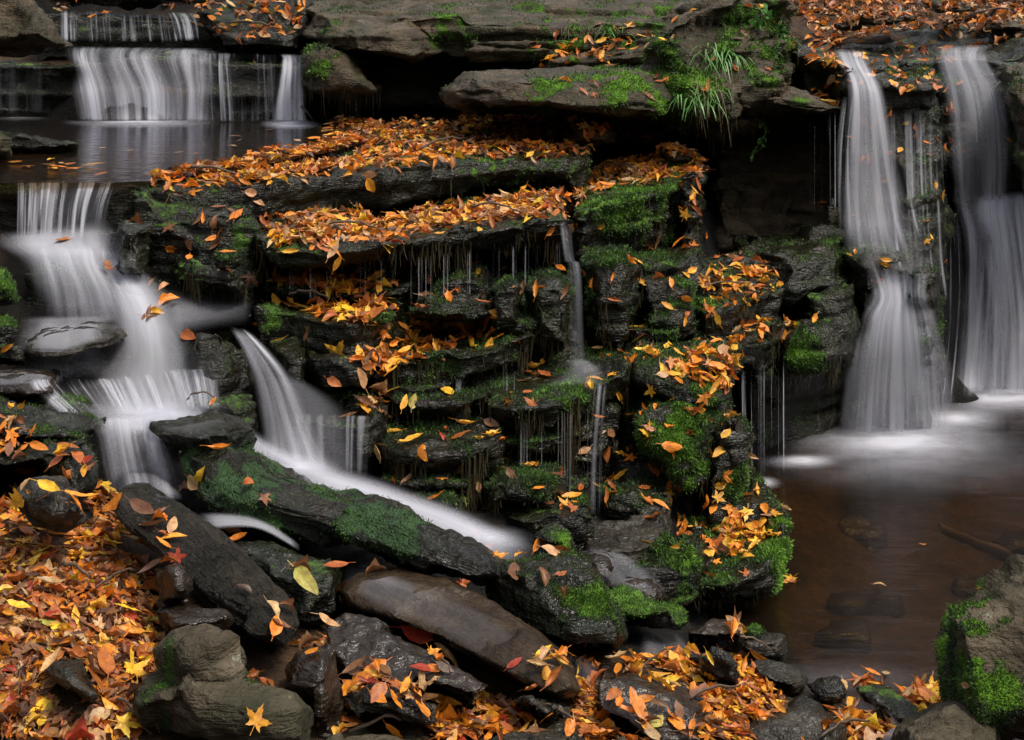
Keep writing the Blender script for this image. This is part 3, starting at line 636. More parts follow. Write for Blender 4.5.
rock('rock', 'black overhung rock below the big green boulder', 'rock',
     [el_stone([(590, 440), (660, 450), (715, 480), (716, 560), (600, 545), (585, 490)], 7.2, 0.6, prof=BLOCK)], M_BLACK, 0.02, ridge=0.03, moss=0.15)
rock('rock', 'flat-topped stone with a pale rippled wet top under the thin drips', 'rock',
     [el_slab([(588, 545, 6.0), (606, 552, 5.9), (635, 552, 5.9), (662, 541, 6.0), (676, 522, 6.2)], 0.42, 0.16, under=0.06, rise=0.0)], M_SLATE, 0.012, lump=0.02, strata=0.02, fine=0.012, blobs=[(668, 548, 14, .8), (640, 560, 16, .5)], fuzz=1500)
rock('rock', 'dark mossy base block under the pale wet stone', 'rock',
     [el_stone([(604, 562), (650, 556), (690, 520), (704, 560), (694, 610), (660, 606), (618, 580)], 6.15, 0.6, prof=BLOCK)], M_BLACK, 0.014, strata=0.05, blobs=[(684, 560, 16, 1.0), (690, 590, 14, .8)], fuzz=2500, strings=90)
rock('rock_ledge', 'leaf-topped block with a vivid green mossy right end at the pool', 'rock ledge',
     [el_slab([(690, 586, 5.98), (712, 580, 5.95), (735, 572, 5.95), (762, 560, 6.05), (782, 546, 6.2), (792, 530, 6.4)], 0.8, [.13] * 6, under=0.1, bulge=0.0),
      el_stone([(694, 590), (740, 582), (786, 556), (792, 580), (770, 604), (720, 616), (692, 612)], 6.35, 0.6)],
     M_BLACK, 0.013, lump=0.03, strata=0.03, mtone=.15, blobs=[(784, 558, 24, 1.6), (788, 585, 18, 1.5), (785, 530, 16, 1.4)], fuzz=10000, fuzz_len=0.028, strings=150, string_len=0.06)
rock('stone', 'brown stone step with water slipping over it beneath the thin drips', 'stone', [el_stone([(580, 552), (606, 548), (622, 560), (622, 590), (590, 592), (578, 572)], 5.85, 0.35, ty=-0.002)], M_WETBR, 0.012)
rock('stone', 'lower brown stepped stone in the small side channel', 'stone', [el_stone([(616, 578), (650, 568), (672, 586), (676, 606), (640, 612), (618, 600)], 5.75, 0.35, ty=-0.002)], M_WETBR, 0.012, strata=0.03, sh=0.05)
rock('mossy_stone', 'low dark green mossy ridge between the square boulder and the pool rocks', 'stone',
     [el_stone([(604, 592), (625, 594), (660, 606), (692, 616), (684, 626), (640, 628), (610, 618)], 5.35, 0.35)], M_BLACK, 0.012, moss=0.7, fuzz=3500, fuzz_len=0.012)
# --- left foreground
rock('mossy_rock', 'dark flat mossy rock at the left edge under the cascade', 'rock',
     [el_stone([(-60, 402), (30, 398), (80, 402), (104, 412), (106, 428), (92, 440), (40, 436), (-60, 440)], 5.75, 0.7, ty=-0.006)], M_BLACK, 0.013, strata=0.03, sh=0.06, moss=0.38, fuzz=2500, fuzz_len=0.014)
rock('mossy_rock', 'dark green-black rock below the flat one, above the leaf bank', 'rock',
     [el_stone([(-40, 436), (40, 432), (92, 446), (104, 468), (100, 498), (70, 490), (30, 470), (-40, 470)], 5.5, 0.6, ty=-0.003)], M_BLACK, 0.013, strata=0.04, sh=0.07, moss=0.35, blobs=[(60, 468, 20, .6), (35, 425, 12, .6)], fuzz=2500, fuzz_len=0.014)
rock('mossy_rock', 'long mossy dark ridge of rock running down beside the white stream', 'rock',
     [el_stone([(140, 425), (160, 415), (200, 415), (238, 424), (252, 434), (250, 446), (225, 452), (185, 448), (150, 440)], 5.6, 0.5, ty=-0.003),
      el_stone([(158, 445), (200, 446), (240, 449), (290, 469), (340, 487), (400, 502), (450, 521), (495, 542), (524, 562), (530, 582), (500, 596), (440, 584), (400, 566), (330, 552), (270, 526), (210, 510), (178, 490)], 5.3, 0.75, tx=-0.0008, ty=-0.003)],
     M_RIDGE, 0.012, lump=0.045, lsize=0.35, strata=0.035, sh=0.06, axis=(.223, -.067, .943), moss=0.25, blobs=[(195, 470, 32, 1.5), (240, 482, 44, 1.7), (295, 500, 50, 1.7), (345, 515, 46, 1.6), (395, 530, 36, 1.2), (435, 545, 24, .6), (235, 440, 18, .8), (200, 440, 20, .55)], chips=30, cdepth=.07, mtone=-.28, fuzz=14000, fuzz_len=0.011)
rock('rock', 'dark wet rock with white glints between the log-like slab and the mossy ridge', 'rock',
     [el_stone([(210, 540), (230, 528), (268, 526), (310, 546), (345, 560), (352, 575), (340, 605), (310, 622), (270, 610), (232, 572)], 4.95, 0.55, ty=-0.003)], M_BLACK, 0.01, lump=0.03, strata=0.02, moss=0.0)
rock('rock_slab', 'long dark split slab like a log lying diagonally at lower left', 'rock slab',
     [el_stone([(110, 504), (124, 486), (146, 484), (182, 506), (222, 534), (260, 568), (290, 600), (298, 624), (284, 646), (256, 638), (222, 612), (186, 578), (150, 545), (120, 520)], 4.62, 0.36, tx=0.0004, ty=-0.0034, prof=BLOCK)],
     M_LOG, 0.009, lump=0.008, lsize=0.3, strata=0.012, sh=0.03, axis=(.29, -.2, .855), fine=0.005, chips=8, cdepth=.035, sm=1)
rock('rock_slab', 'broad smooth brown slab with a thin film of water sliding over it', 'rock slab',
     [el_stone([(336, 592), (352, 570), (400, 566), (444, 578), (494, 604), (536, 634), (566, 660), (580, 692), (562, 700), (528, 688), (480, 663), (430, 638), (380, 616), (344, 606)], 4.7, 0.5, tx=-0.001, ty=-0.004, prof=BLOCK)],
     M_SLAB, 0.01, lump=0.02, lsize=0.5, strata=0.008, fine=0.002, sm=4, chips=8, cdepth=.04)
rock('rock_slab', 'dark slab with a pale wet edge and a row of leaves on its back', 'rock slab',
     [el_stone([(328, 626), (345, 611), (380, 617), (425, 642), (465, 664), (490, 684), (480, 696), (440, 686), (400, 676), (350, 670), (330, 652)], 4.42, 0.4, ty=-0.004, prof=BLOCK)],
     M_WETBR, 0.009, lump=0.02, strata=0.02)
rock('boulder', 'large dark boulder with green moss on its right shoulder in the lower centre', 'boulder',
     [el_stone([(486, 574), (500, 560), (530, 556), (556, 548), (572, 550), (590, 570), (612, 596), (628, 620), (634, 650), (620, 664), (580, 660), (540, 640), (508, 622), (490, 600)], 5.0, 0.6, ty=-0.002)],
     M_BLACK, 0.01, lump=0.05, ridge=0.025, strata=0.02, blobs=[(590, 595, 28, 1.1), (575, 565, 14, .8), (600, 615, 22, .8), (550, 610, 26, .4)], fuzz=9000, fuzz_len=0.013)
rock('rock', 'small wet rock with a green right side just behind the large dark boulder', 'rock',
     [el_stone([(530, 548), (540, 528), (558, 520), (572, 532), (580, 552), (560, 566), (536, 562)], 5.5, 0.35)], M_BLACK, 0.011, blobs=[(572, 540, 12, .9)], fuzz=900, fuzz_len=0.012)
rock('stone', 'dark rounded stone sunk in leaves on the left bank', 'stone',
     [el_stone([(14, 492), (30, 474), (60, 476), (84, 500), (86, 522), (66, 532), (30, 522)], 4.65, 0.4, ty=-0.002)], M_SLATE, 0.01, lump=0.03, strata=0.005)
rock('boulder', 'grey-brown double-humped boulder among leaves at lower left', 'boulder',
     [el_stone([(158, 652), (176, 632), (208, 622), (236, 628), (254, 652), (250, 672), (215, 682), (165, 676)], 3.95, 0.4, ty=-0.002),
      el_stone([(136, 700), (150, 676), (200, 668), (262, 672), (300, 690), (318, 712), (314, 744), (250, 750), (190, 742), (142, 722)], 3.8, 0.4, ty=-0.001)],
     M_GREY, 0.009, lump=0.025, ridge=0.012, strata=0.01, fine=0.006, chips=24, cdepth=.05, moss=.12, blobs=[(170, 695, 30, .75), (255, 675, 22, .6), (170, 655, 18, .55)], fuzz=2500, fuzz_len=0.007, mtone=-.2)
rock('stone', 'flat grey stone among leaves left of the double-humped boulder', 'stone',
     [el_stone([(40, 668), (56, 650), (82, 652), (96, 676), (104, 704), (84, 708), (54, 690)], 3.85, 0.3, ty=-0.003)], M_SLATE, 0.009, lump=0.015, strata=0.006, fine=0.003)
rock('stone', 'brown dark stone tucked under the log-like slab', 'stone',
     [el_stone([(158, 606), (185, 598), (215, 606), (232, 620), (215, 634), (170, 630)], 4.25, 0.35, ty=-0.002)], M_WETBR, 0.01)
rock('stone', 'dark stone at the lower end of the log-like slab above the leaf bank', 'stone',
     [el_stone([(160, 570), (180, 568), (192, 582), (186, 606), (164, 606)], 4.35, 0.3)], M_WETBR, 0.01)
rock('rock', 'upright smooth dark brown stone right of the double-humped boulder', 'rock',
     [el_stone([(280, 668), (296, 648), (322, 636), (334, 650), (342, 680), (352, 712), (340, 742), (318, 744), (306, 706), (286, 690)], 4.1, 0.35, ty=-0.001)], M_WETBR, 0.009, lump=0.025, strata=0.004, fine=0.003)
rock('stone', 'striated grey slate wedge amid leaves in the lower centre', 'stone',
     [el_stone([(346, 700), (356, 682), (376, 674), (400, 680), (420, 698), (440, 708), (430, 722), (380, 722), (350, 716)], 4.05, 0.3, ty=-0.002)], M_SLATE, 0.008, strata=0.03, sh=0.022, axis=(0.3, 0, 1), lump=0.02)
rock('stone', 'flat pale stone at the bottom edge below the slate wedge', 'stone',
     [el_stone([(330, 740), (350, 728), (390, 726), (424, 738), (430, 760), (330, 765)], 3.85, 0.3, ty=-0.003)], M_GREY, 0.01, lump=0.015, moss=0.15)
rock('stone', 'flat dark stone at the bottom edge in the centre', 'stone',
     [el_stone([(478, 742), (505, 728), (545, 724), (580, 732), (586, 760), (480, 765)], 4.0, 0.3, ty=-0.003)], M_SLATE, 0.01, lump=0.015)
rock('stone', 'grey flat stone at the bottom edge right of the dark flat one', 'stone',
     [el_stone([(560, 748), (590, 737), (630, 736), (640, 760), (570, 765)], 3.95, 0.3, ty=-0.003)], M_GREY, 0.01, lump=0.015)
rock('stone', 'thin dark slab edge poking out of the leaves below the brown slab', 'stone',
     [el_stone([(512, 690), (530, 690), (556, 704), (572, 718), (560, 722), (528, 708)], 4.2, 0.3)], M_SLATE, 0.009)
# --- bottom centre to right
rock('boulder', 'smooth dark wedge boulder with yellow leaves on top at the bottom centre', 'boulder',
     [el_stone([(594, 682), (600, 666), (630, 662), (672, 674), (700, 692), (716, 712), (712, 736), (670, 738), (620, 722), (596, 702)], 4.5, 0.5, ty=-0.003, prof=BLOCK)], M_WETBR, 0.009, lump=0.025, strata=0.008, fine=0.004)
rock('rock', 'dark humped rock with a wet pale rim in front of the leaf-topped block', 'rock',
     [el_stone([(676, 640), (690, 622), (712, 610), (738, 616), (748, 632), (742, 644), (700, 650)], 5.55, 0.45, ty=-0.002)], M_WETBR, 0.011, strata=0.015)
rock('stone', 'grey square stone at the pool edge right of the humped rock', 'stone',
     [el_stone([(744, 640), (760, 633), (782, 634), (786, 650), (782, 664), (752, 660), (742, 652)], 5.6, 0.35, prof=BLOCK)], M_SLATE, 0.011, lump=0.02)
rock('stone', 'tiny mossy stone at the pool edge', 'stone',
     [el_stone([(738, 632), (752, 624), (764, 630), (762, 642), (744, 644)], 5.7, 0.2)], M_BLACK, 0.01, moss=0.6, fuzz=700, fuzz_len=0.012)
rock('rock_slab', 'tilted slate slab amid leaves near the pool', 'rock slab',
     [el_stone([(690, 656), (706, 648), (726, 656), (742, 668), (738, 690), (716, 686), (698, 670)], 5.0, 0.4, prof=BLOCK)], M_SLATE, 0.01, strata=0.02, sh=0.03)
rock('rock_slab', 'dark wet slab edge slanting down to the pool beside the leaf heap', 'rock slab',
     [el_stone([(742, 664), (770, 660), (790, 672), (806, 684), (802, 694), (780, 690), (752, 680)], 5.15, 0.4)], M_SLATE, 0.011, strata=0.02)
rock('rock', 'dark brown rock at the bottom with a grey crest right of the leaf heap', 'rock',
     [el_stone([(744, 736), (770, 706), (800, 686), (816, 690), (840, 712), (856, 728), (850, 760), (740, 765)], 4.85, 0.45, ty=-0.002, prof=BLOCK)], M_SLATE, 0.01, strata=0.015, moss=0.12, blobs=[(802, 700, 14, .6)])
rock('rock', 'small black glossy rock where the pool drains away', 'rock',
     [el_stone([(808, 688), (820, 676), (836, 676), (850, 690), (846, 704), (820, 706)], 5.15, 0.35)], M_BLACK, 0.01, ridge=0.02)
rock('rock_slab', 'black wet slab leaning over the little outflow at the bottom right', 'rock slab',
     [el_stone([(862, 688), (880, 688), (910, 706), (930, 722), (912, 728), (884, 716)], 5.1, 0.4)], M_BLACK, 0.01)
rock('boulder', 'plain grey-brown boulder at the bottom right in front of the mossy one', 'boulder',
     [el_stone([(890, 748), (904, 720), (928, 702), (956, 690), (984, 698), (1000, 720), (1012, 768), (890, 772)], 4.3, 0.45, ty=-0.002)], M_GREY, 0.01, lump=0.03, ridge=0.015, strata=0.004, chips=18, cdepth=.06)
rock('boulder', 'tall boulder with one side thick with moss at the right edge by the pool', 'boulder',
     [el_stone([(944, 700), (940, 655), (947, 608), (966, 580), (990, 562), (1030, 550), (1120, 556), (1140, 760), (950, 765)], 4.75, 0.9, tx=0.0, ty=-0.002)], M_GREY, 0.011, lump=0.05, ridge=0.02, strata=0.02, axis=(1, 0, 0.2), fine=0.012, mtone=-.3, chips=26, cdepth=.06, blobs=[(958, 640, 52, 1.25), (958, 700, 52, 1.25), (968, 600, 32, 1.1)], fuzz=14000, fuzz_len=0.012)
# ------------------------------------------------------------------ terrain: stream bed, banks, unseen slopes around added to block low sky light
ANC = [P(0, 445, 5.1), P(-80, 600, 4.1), P(0, 742, 3.6), P(60, 565, 4.35), P(120, 512, 4.75), P(150, 610, 4.2), P(60, 500, 4.85), P(70, 540, 5.4), P(110, 545, 5.25), P(20, 470, 5.0), P(185, 742, 3.7), P(300, 745, 3.8),
       P(245, 640, 4.5), P(300, 650, 4.5), P(350, 690, 4.2), P(420, 705, 4.2), P(420, 745, 3.95), P(500, 700, 4.25), P(560, 705, 4.3), P(560, 745, 4.1),
       P(600, 650, 4.75), P(640, 650, 5.0), P(720, 705, 4.5), P(720, 745, 4.25), P(660, 655, 5.1), P(780, 720, 4.75), P(830, 745, 4.6), P(860, 725, 4.95), P(940, 750, 4.6), P(1020, 770, 4.5), P(650, 690, 4.7), P(700, 670, 4.9),
       P(520, 650, 4.6), P(440, 620, 4.9), P(380, 600, 5.1), P(600, 700, 4.5)]
ANC = [a - np.array([0, 0, 0.045]) for a in ANC]
XYZ = [(-2.6, 3.6, 0.95), (-2.5, 4.6, 1.1), (-2.6, 5.6, 1.15), (0, 2.5, .78), (0, 0, 1.0), (-2, 1, 1.2), (2, 1, .8), (2.5, 3.2, .35), (1.2, 3.3, .55), (3.2, 4.3, .3), (4.5, 4.5, .5),
       (-2.6, 6.6, 1.0), (-2.2, 6.3, .85), (-2.0, 5.9, .75), (-1.6, 6.0, .72), (-1.2, 5.7, .66), (-0.8, 5.4, .5), (-.3, 5.5, .42), (-.1, 5.2, .36), (-2.4, 7.1, 1.2), (-2.8, 7.4, 1.5), (-1.6, 5.2, .7), (-1.5, 4.7, .75), (-1.0, 4.8, .62),
       (.3, 5.7, .25), (.5, 5.5, .18), (.5, 6.1, .3), (.1, 6.0, .4), (-.3, 6.2, .45),
       (-1.2, 6.6, .6), (-.6, 6.6, .55), (0, 6.7, .5), (.5, 6.8, .35), (-1.4, 7.4, 1.0), (-.6, 7.5, .95), (0, 7.6, .9), (.6, 7.7, .7), (1.0, 7.6, .4),
       (-1.6, 8.2, 1.45), (-.8, 8.4, 1.4), (0, 8.5, 1.4), (.6, 8.6, 1.3), (1.1, 8.7, 1.0), (1.0, 9.5, 1.45), (0, 9.5, 1.45), (-1, 9.5, 1.45), (0, 11, 1.5), (-1, 11, 1.5), (1.2, 10.6, 1.4),
       (1.45, 7.6, -.2), (1.5, 8.5, -.15), (1.8, 9.3, -.05), (1.9, 10.0, 1.1), (2.0, 10.9, 1.9), (2.5, 9.2, -.15), (2.6, 9.9, .5), (2.8, 10.7, 2.0), (3.4, 9.9, -.1), (3.5, 10.5, .6), (3.6, 11.3, 2.05), (4.5, 9.9, .8), (5, 11, 2.2),
       (1.2, 6.4, -.25), (1.7, 6.2, -.3), (1.7, 7.2, -.35), (2.4, 6.6, -.4), (2.4, 7.8, -.4), (3.2, 8.6, -.4), (3.4, 7, -.4), (1.6, 5.6, -.2), (2.0, 5.3, -.12), (2.6, 5.6, -.2), (3.5, 6, -.2), (4.6, 8, -.1), (5.4, 7, .7), (4.8, 5.8, .4), (1.0, 5.6, -.05), (1.05, 6.0, -.15),
       (-3, 8.2, 1.5), (-2.2, 8.5, 1.5), (-1.6, 9.3, 1.52), (-3, 10.2, 1.5), (-2, 10.5, 1.5), (-3.9, 9, 1.55), (-4.9, 8, 2.1), (-4, 6, 1.5), (-4.0, 10.6, 1.55), (-5.2, 11, 2.3),
       (-3, 11.8, 2.0), (-2, 12.2, 2.1), (-3, 13.2, 2.42), (-1.6, 13.3, 2.5), (0, 12.6, 2.3), (0, 14.5, 2.75), (2, 13, 2.45), (3.4, 12.6, 2.38), (5, 13, 2.6), (3, 15, 2.75), (0, 18, 3.4), (5, 18, 3.4), (-5, 18, 3.6)]
ANC = np.array([tuple(a) for a in ANC] + XYZ)

def terrain_z(x, y):
    q = np.stack([x, y], 1)
    num = np.zeros(len(q)); den = np.zeros(len(q))
    for ax, ay, az in ANC:
        d2 = (q[:, 0] - ax) ** 2 + (q[:, 1] - ay) ** 2
        w = np.exp(-d2 / (2 * 0.26 ** 2)) + 2e-3 * np.exp(-d2 / (2 * 0.8 ** 2)) + 1e-6 * np.exp(-d2 / (2 * 3.5 ** 2)) + 1e-14
        num += w * az; den += w
    z = num / den
    r = np.maximum.reduce([np.abs(x - 0.5) - 6.0, -1.5 - y, (y - 15.0) * 0.8, np.zeros(len(x))])  # added rise beside and behind the camera, out of view, cuts low sky light
    return z + 0.42 * r ** 1.12

def axis_coords(parts):
    return np.unique(np.concatenate([np.arange(a, b, s) for a, b, s in parts]))
gx = axis_coords([(-26, -6, 1.0), (-6, -3.6, .15), (-3.6, 4.6, .04), (4.6, 7, .15), (7, 28, 1.0)])
gy = axis_coords([(-24, -2, 1.0), (-2, 3.2, .2), (3.2, 12.5, .04), (12.5, 17, .12), (17, 46, 1.0)])
GX, GY = np.meshgrid(gx, gy)
tx_, ty_ = GX.ravel(), GY.ravel()
tz_ = terrain_z(tx_, ty_)
tp_ = np.stack([tx_, ty_, tz_], 1)
tz_ = tz_ + 0.05 * fbm(tp_ * 1.9, 4, 5) + 0.02 * fbm(tp_ * 9, 3, 8) - 0.14 * np.abs(perlin(tp_ * 3.6, 12)) * ((ty_ > 5.3) & (ty_ < 9.3) & (tz_ > 0))
nx, ny = len(gx), len(gy)
ii = np.arange(nx * ny).reshape(ny, nx)
tf_ = np.stack([ii[:-1, :-1].ravel(), ii[:-1, 1:].ravel(), ii[1:, 1:].ravel(), ii[1:, :-1].ravel()], 1)
terr = mesh_obj('ground', np.stack([tx_, ty_, tz_], 1), tf_, M_TERRAIN)
sl = np.hypot(np.gradient(tz_.reshape(ny, nx), gy, axis=0), np.gradient(tz_.reshape(ny, nx), gx, axis=1)).ravel()
bare = np.clip((sl - 0.45) / 0.5, 0, 1) * (ty_ > 5.0)
bare = np.maximum(bare, ((tx_ > -2.6) & (tx_ < 1.25) & (ty_ > 5.1) & (ty_ < 8.4)) * 1.0)
bare = np.maximum(bare, ((ty_ > 5.2) & (ty_ < 11.5) & (tz_ > -0.05) & (tx_ > 1.2) & (tx_ < 5)) * 1.0)
fattr(terr.data, 'bare', bare)
tag(terr, 'leafy forest soil and stream bed, with unseen slopes added to block low sky', None, None, 'structure')

# pools
def pool(name, outline, z, mat, label):
    pts = np.array([PZ(px, py, z) if zz is None else (px, py, z) for px, py, zz in outline])
    c = pts.mean(0)
    o = mesh_obj(name, np.vstack([pts]), [tuple(range(len(pts)))], mat, smooth=False)
    tag(o, label, None, None, 'structure')
    return o
ZP, ZU = 0.0, 1.725
pool('water', [(0.75, 4.75, 1), (6.2, 4.75, 1), (6.2, 10.6, 1), (3.2, 10.6, 1), (1.3, 9.4, 1), (0.75, 6.9, 1)], ZP, M_POOL, 'murky brown pool of stream water')
pool('water', [(-90, 184, None), (20, 183, None), (110, 182.5, None), (150, 181, None), (235, 170, None), (330, 152, None), (380, 138, None), (380, 121, None), (-90, 116, None)], ZU, M_POOL2, 'dark still upper pool above the left cascade')
# bed of the lower pool: sunken stones
bpy.context.view_layer.update()
for (x, y, a, b, h) in ((1.75, 7.0, .22, .13, .10), (2.3, 6.6, .30, .16, .12), (1.5, 6.5, .16, .12, .1), (2.5, 7.3, .25, .2, .1), (1.9, 5.8, .2, .12, .08), (2.9, 7.9, .3, .2, .12), (1.9, 7.8, .22, .14, .1)):
    z = float(terrain_z(np.array([x]), np.array([y]))[0])
    th = np.linspace(0, 2 * np.pi, 9)[:-1] + rng.uniform(0, 1)
    rr = rng.uniform(.75, 1.15, 8)
    ring = lambda s, dz: [np.array([x + a * s * r_ * math.cos(t), y + b * s * r_ * math.sin(t), z + dz]) for t, r_ in zip(th, rr)]
    rock('stone', 'brown stone sunken on the bed of the murky pool', 'stone', [loft([ring(.6, h), ring(.95, h * .5), ring(.9, -.06)])], M_WETBR, 0.02, lump=0.03, strata=0.0)['group'] = 'sunken stones in the brown pool'

# ------------------------------------------------------------------ ray casts onto what stands so far
bpy.context.view_layer.update()
_dg = bpy.context.evaluated_depsgraph_get()
EYE = Vector((0, 0, H))
def cast_px(px, py):
    d = Vector(tuple(P(px, py, 1.0))) - EYE
    hit, loc, nor, idx, ob, _ = scene.ray_cast(_dg, EYE, d.normalized())
    return (np.array(loc), np.array(nor), ob) if hit else None
def cast_down(p, up=0.12):
    hit, loc, nor, idx, ob, _ = scene.ray_cast(_dg, Vector((p[0], p[1], p[2] + up)), Vector((0, 0, -1)), distance=0.6)
    return (np.array(loc), np.array(nor), ob) if hit else None

# ------------------------------------------------------------------ leaves
C_OR, C_AM, C_RU, C_BR, C_TA, C_RD, C_YE, C_YG, C_DK = ((.72, .24, .02), (.76, .38, .035), (.42, .125, .025), (.21, .095, .04), (.55, .33, .15), (.42, .05, .02), (.82, .50, .035), (.45, .40, .08), (.09, .042, .024))
CN = {C_OR: 'orange', C_AM: 'amber', C_RU: 'rust-coloured', C_BR: 'brown', C_TA: 'tan', C_RD: 'red', C_YE: 'yellow', C_YG: 'yellow-green', C_DK: 'dark brown'}

def strip_leaf(width, curl, fold, roll, wav, seed, stem=0.28, teeth=False):
    r = np.random.default_rng(seed); V, UV, Fc = [], [], []
    ts = np.linspace(0, 1, 8)
    for t in ts:
        w = width * (math.sin(math.pi * min(1, t * 0.97 + 0.015) ** 0.85)) ** 0.85
        for sx in (-1, -0.5, 0, 0.5, 1):
            x = sx * w * (1 + (r.normal(0, .10) if abs(sx) == 1 else 0)) + .05 * math.sin(seed) * (t - .5) ** 2 * 4
            z = curl * (t - .45) ** 2 * 2 + fold * abs(x) + roll * (x / width) ** 2 * width + wav * r.normal() * (abs(sx) > .4)
            V.append((x * (1 - 0.35 * abs(roll) * abs(sx)), t - .5, z)); UV.append((x, t))
    for i in range(7):
        for j in range(4):
            a = i * 5 + j; Fc.append((a, a + 1, a + 6, a + 5))
    k = len(V); z0 = V[2][2]; dx = r.normal(0, .06)
    for s, w in ((0, .014), (1, .010)):
        V += [(dx * s - w, -.5 - stem * s, z0 + .04 * s), (dx * s + w, -.5 - stem * s, z0 + .04 * s)]; UV += [(0, 0), (0, 0)]
    Fc.append((k, k + 1, k + 3, k + 2))
    return np.array(V), UV, Fc

def maple_leaf(curl, wav, seed, stem=0.4, lobes=5):
    r = np.random.default_rng(seed); V, UV, Fc = [(0, -.05, 0)], [(0, .45)], []
    tips = [(-128, .34), (-68, .52), (-0, .62), (68, .52), (128, .34)]
    out = []
    for i, (a, L) in enumerate(tips):
        a += r.normal(0, 4); L *= r.uniform(.9, 1.1)
        if i: 
            am = (out_prev + a) / 2; out.append((am, .20 + r.uniform(-.02, .03)))
        out += [(a - 17, L * .56), (a - 13, L * .70), (a - 6, L * .72), (a, L), (a + 6, L * .72), (a + 13, L * .70), (a + 17, L * .56)] if L > .4 else [(a - 14, L * .66), (a, L), (a + 14, L * .66)]
        out_prev = a
    out.append((172, .10)); out = [(-172, .10)] + out
    n = len(out)
    ph = r.uniform(0, 6)
    for s in (.5, 1.0):
        for a, L in out:
            t = math.radians(a); x, y = math.sin(t) * L * s, math.cos(t) * L * s
            z = curl * (x * x + y * y) * 2.2 + s * wav * math.sin(3 * t + ph) + s * s * r.normal(0, wav * .5)
            V.append((x, y - .05, z)); UV.append((x, y + .5))
    for i in range(n - 1):
        Fc.append((0, 1 + i + 1, 1 + i)); Fc.append((1 + i, 2 + i, 2 + i + n, 1 + i + n))
    k = len(V); dx = r.normal(0, .1)
    for s, w in ((0, .012), (.5, .010), (1, .010)):
        V += [(dx * s * s - w, -.08 - stem * s, .02 + .05 * s), (dx * s * s + w, -.08 - stem * s, .02 + .05 * s)]; UV += [(0, 0), (0, 0)]
    Fc += [(k, k + 1, k + 3, k + 2), (k + 2, k + 3, k + 5, k + 4)]
    return np.array(V), UV, Fc

KINDS = {'oval': [strip_leaf(.21 + .025 * (i % 5), c, f, ro, .015, 10 + i) for i, (c, f, ro) in enumerate(((.12, .25, 0), (-.15, .1, .2), (.3, .3, .4), (-.3, .2, .5), (.05, -.2, -.3), (.02, .05, .1), (-.05, .12, -.1), (.18, -.1, .2), (-.12, .3, .05)))],
         'narrow': [strip_leaf(.14 + .02 * i, c, f, ro, .012, 30 + i) for i, (c, f, ro) in enumerate(((.15, .3, 0), (-.25, .2, .3), (.35, .2, .6)))],
         'curled': [strip_leaf(.26, c, f, ro, .03, 50 + i) for i, (c, f, ro) in enumerate(((.5, .5, 1.1), (-.5, .4, 1.0), (.6, .2, .9), (-.35, .6, 1.3)))],
         'maple': [maple_leaf(c, w, 70 + i) for i, (c, w) in enumerate(((.15, .03), (-.2, .05), (.35, .07), (-.4, .08), (.05, .02), (.5, .05), (.02, .03), (-.1, .04), (.25, .1)))]}
KIND_NAMES = {'oval': 'oval leaf', 'narrow': 'narrow leaf', 'curled': 'curled leaf', 'maple': 'maple leaf'}
CLEAR = {o for o in ROCKS if (o.location.y < 5.4 and o.location.z < 1.3)}
LEAVES = []      # dict(kind, var, M(3x3), pos, size, col, px, py, on)

def basis(n, ang_vec):
    y = ang_vec - n * (ang_vec @ n); l = np.linalg.norm(y)
    if l < 1e-3:
        y = np.cross(n, [1, 0, 0]); l = np.linalg.norm(y)
    y = y / l; x = np.cross(y, n)
    return np.stack([x, y, n], 1)

def add_leaf(hit, kind, col, size, ang=None, tilt=.35, lift=0.01, single=False, px=None, py=None, flat=False):
    p, n, ob = hit
    if n @ (np.array([0, 0, H]) - p) < 0: n = -n
    n = n + rng.normal(0, tilt, 3); n /= np.linalg.norm(n)
    a = rng.uniform(0, 360) if ang is None else ang
    d = np.array([math.cos(math.radians(a)), 0.35 * math.sin(math.radians(a)), math.sin(math.radians(a))]) if ang is not None else rng.normal(0, 1, 3)
    B = basis(n, d)
    if flat: B[:, 2] *= .12
    elif not single: B[:, 2] *= float(rng.uniform(.35, .9))
    pos = p + n * lift
    cj = np.clip(np.array(col) * rng.uniform(.75, 1.2) * rng.uniform(.92, 1.08, 3), 0, 1)
    LEAVES.append(dict(kind=kind, var=int(rng.integers(len(KINDS[kind]))), B=B, pos=pos, size=size, col=cj, cname=CN[col], single=single,
                       px=512 + pos[0] / pos[1] * F, py=(H - pos[2]) / pos[1] * F, on=ob))

def inside(poly, x, y):
    c = False; n = len(poly); j = n - 1
    for i in range(n):
        xi, yi = poly[i]; xj, yj = poly[j]
        if (yi > y) != (yj > y) and x < (xj - xi) * (y - yi) / (yj - yi) + xi: c = not c
        j = i
    return c

PAL_WARM = [(C_OR, .27), (C_RU, .25), (C_AM, .16), (C_TA, .12), (C_BR, .12), (C_YE, .05), (C_RD, .03)]
PAL_GLOW = [(C_OR, .36), (C_AM, .30), (C_RU, .14), (C_YE, .12), (C_TA, .05), (C_BR, .03)]
PAL_BANK = [(C_RU, .26), (C_BR, .27), (C_OR, .16), (C_TA, .11), (C_AM, .08), (C_YE, .03), (C_RD, .03), (C_DK, .07), (C_YG, .01)]
PAL_CARP = [(C_OR, .25), (C_RU, .22), (C_AM, .14), (C_TA, .16), (C_BR, .14), (C_YE, .05), (C_DK, .03), (C_RD, .01)]
PAL_DULL = [(C_BR, .42), (C_RU, .20), (C_DK, .18), (C_TA, .17), (C_OR, .03)]
def pick(pal):
    w = np.array([b for _, b in pal]); return pal[int(rng.choice(len(pal), p=w / w.sum()))][0]
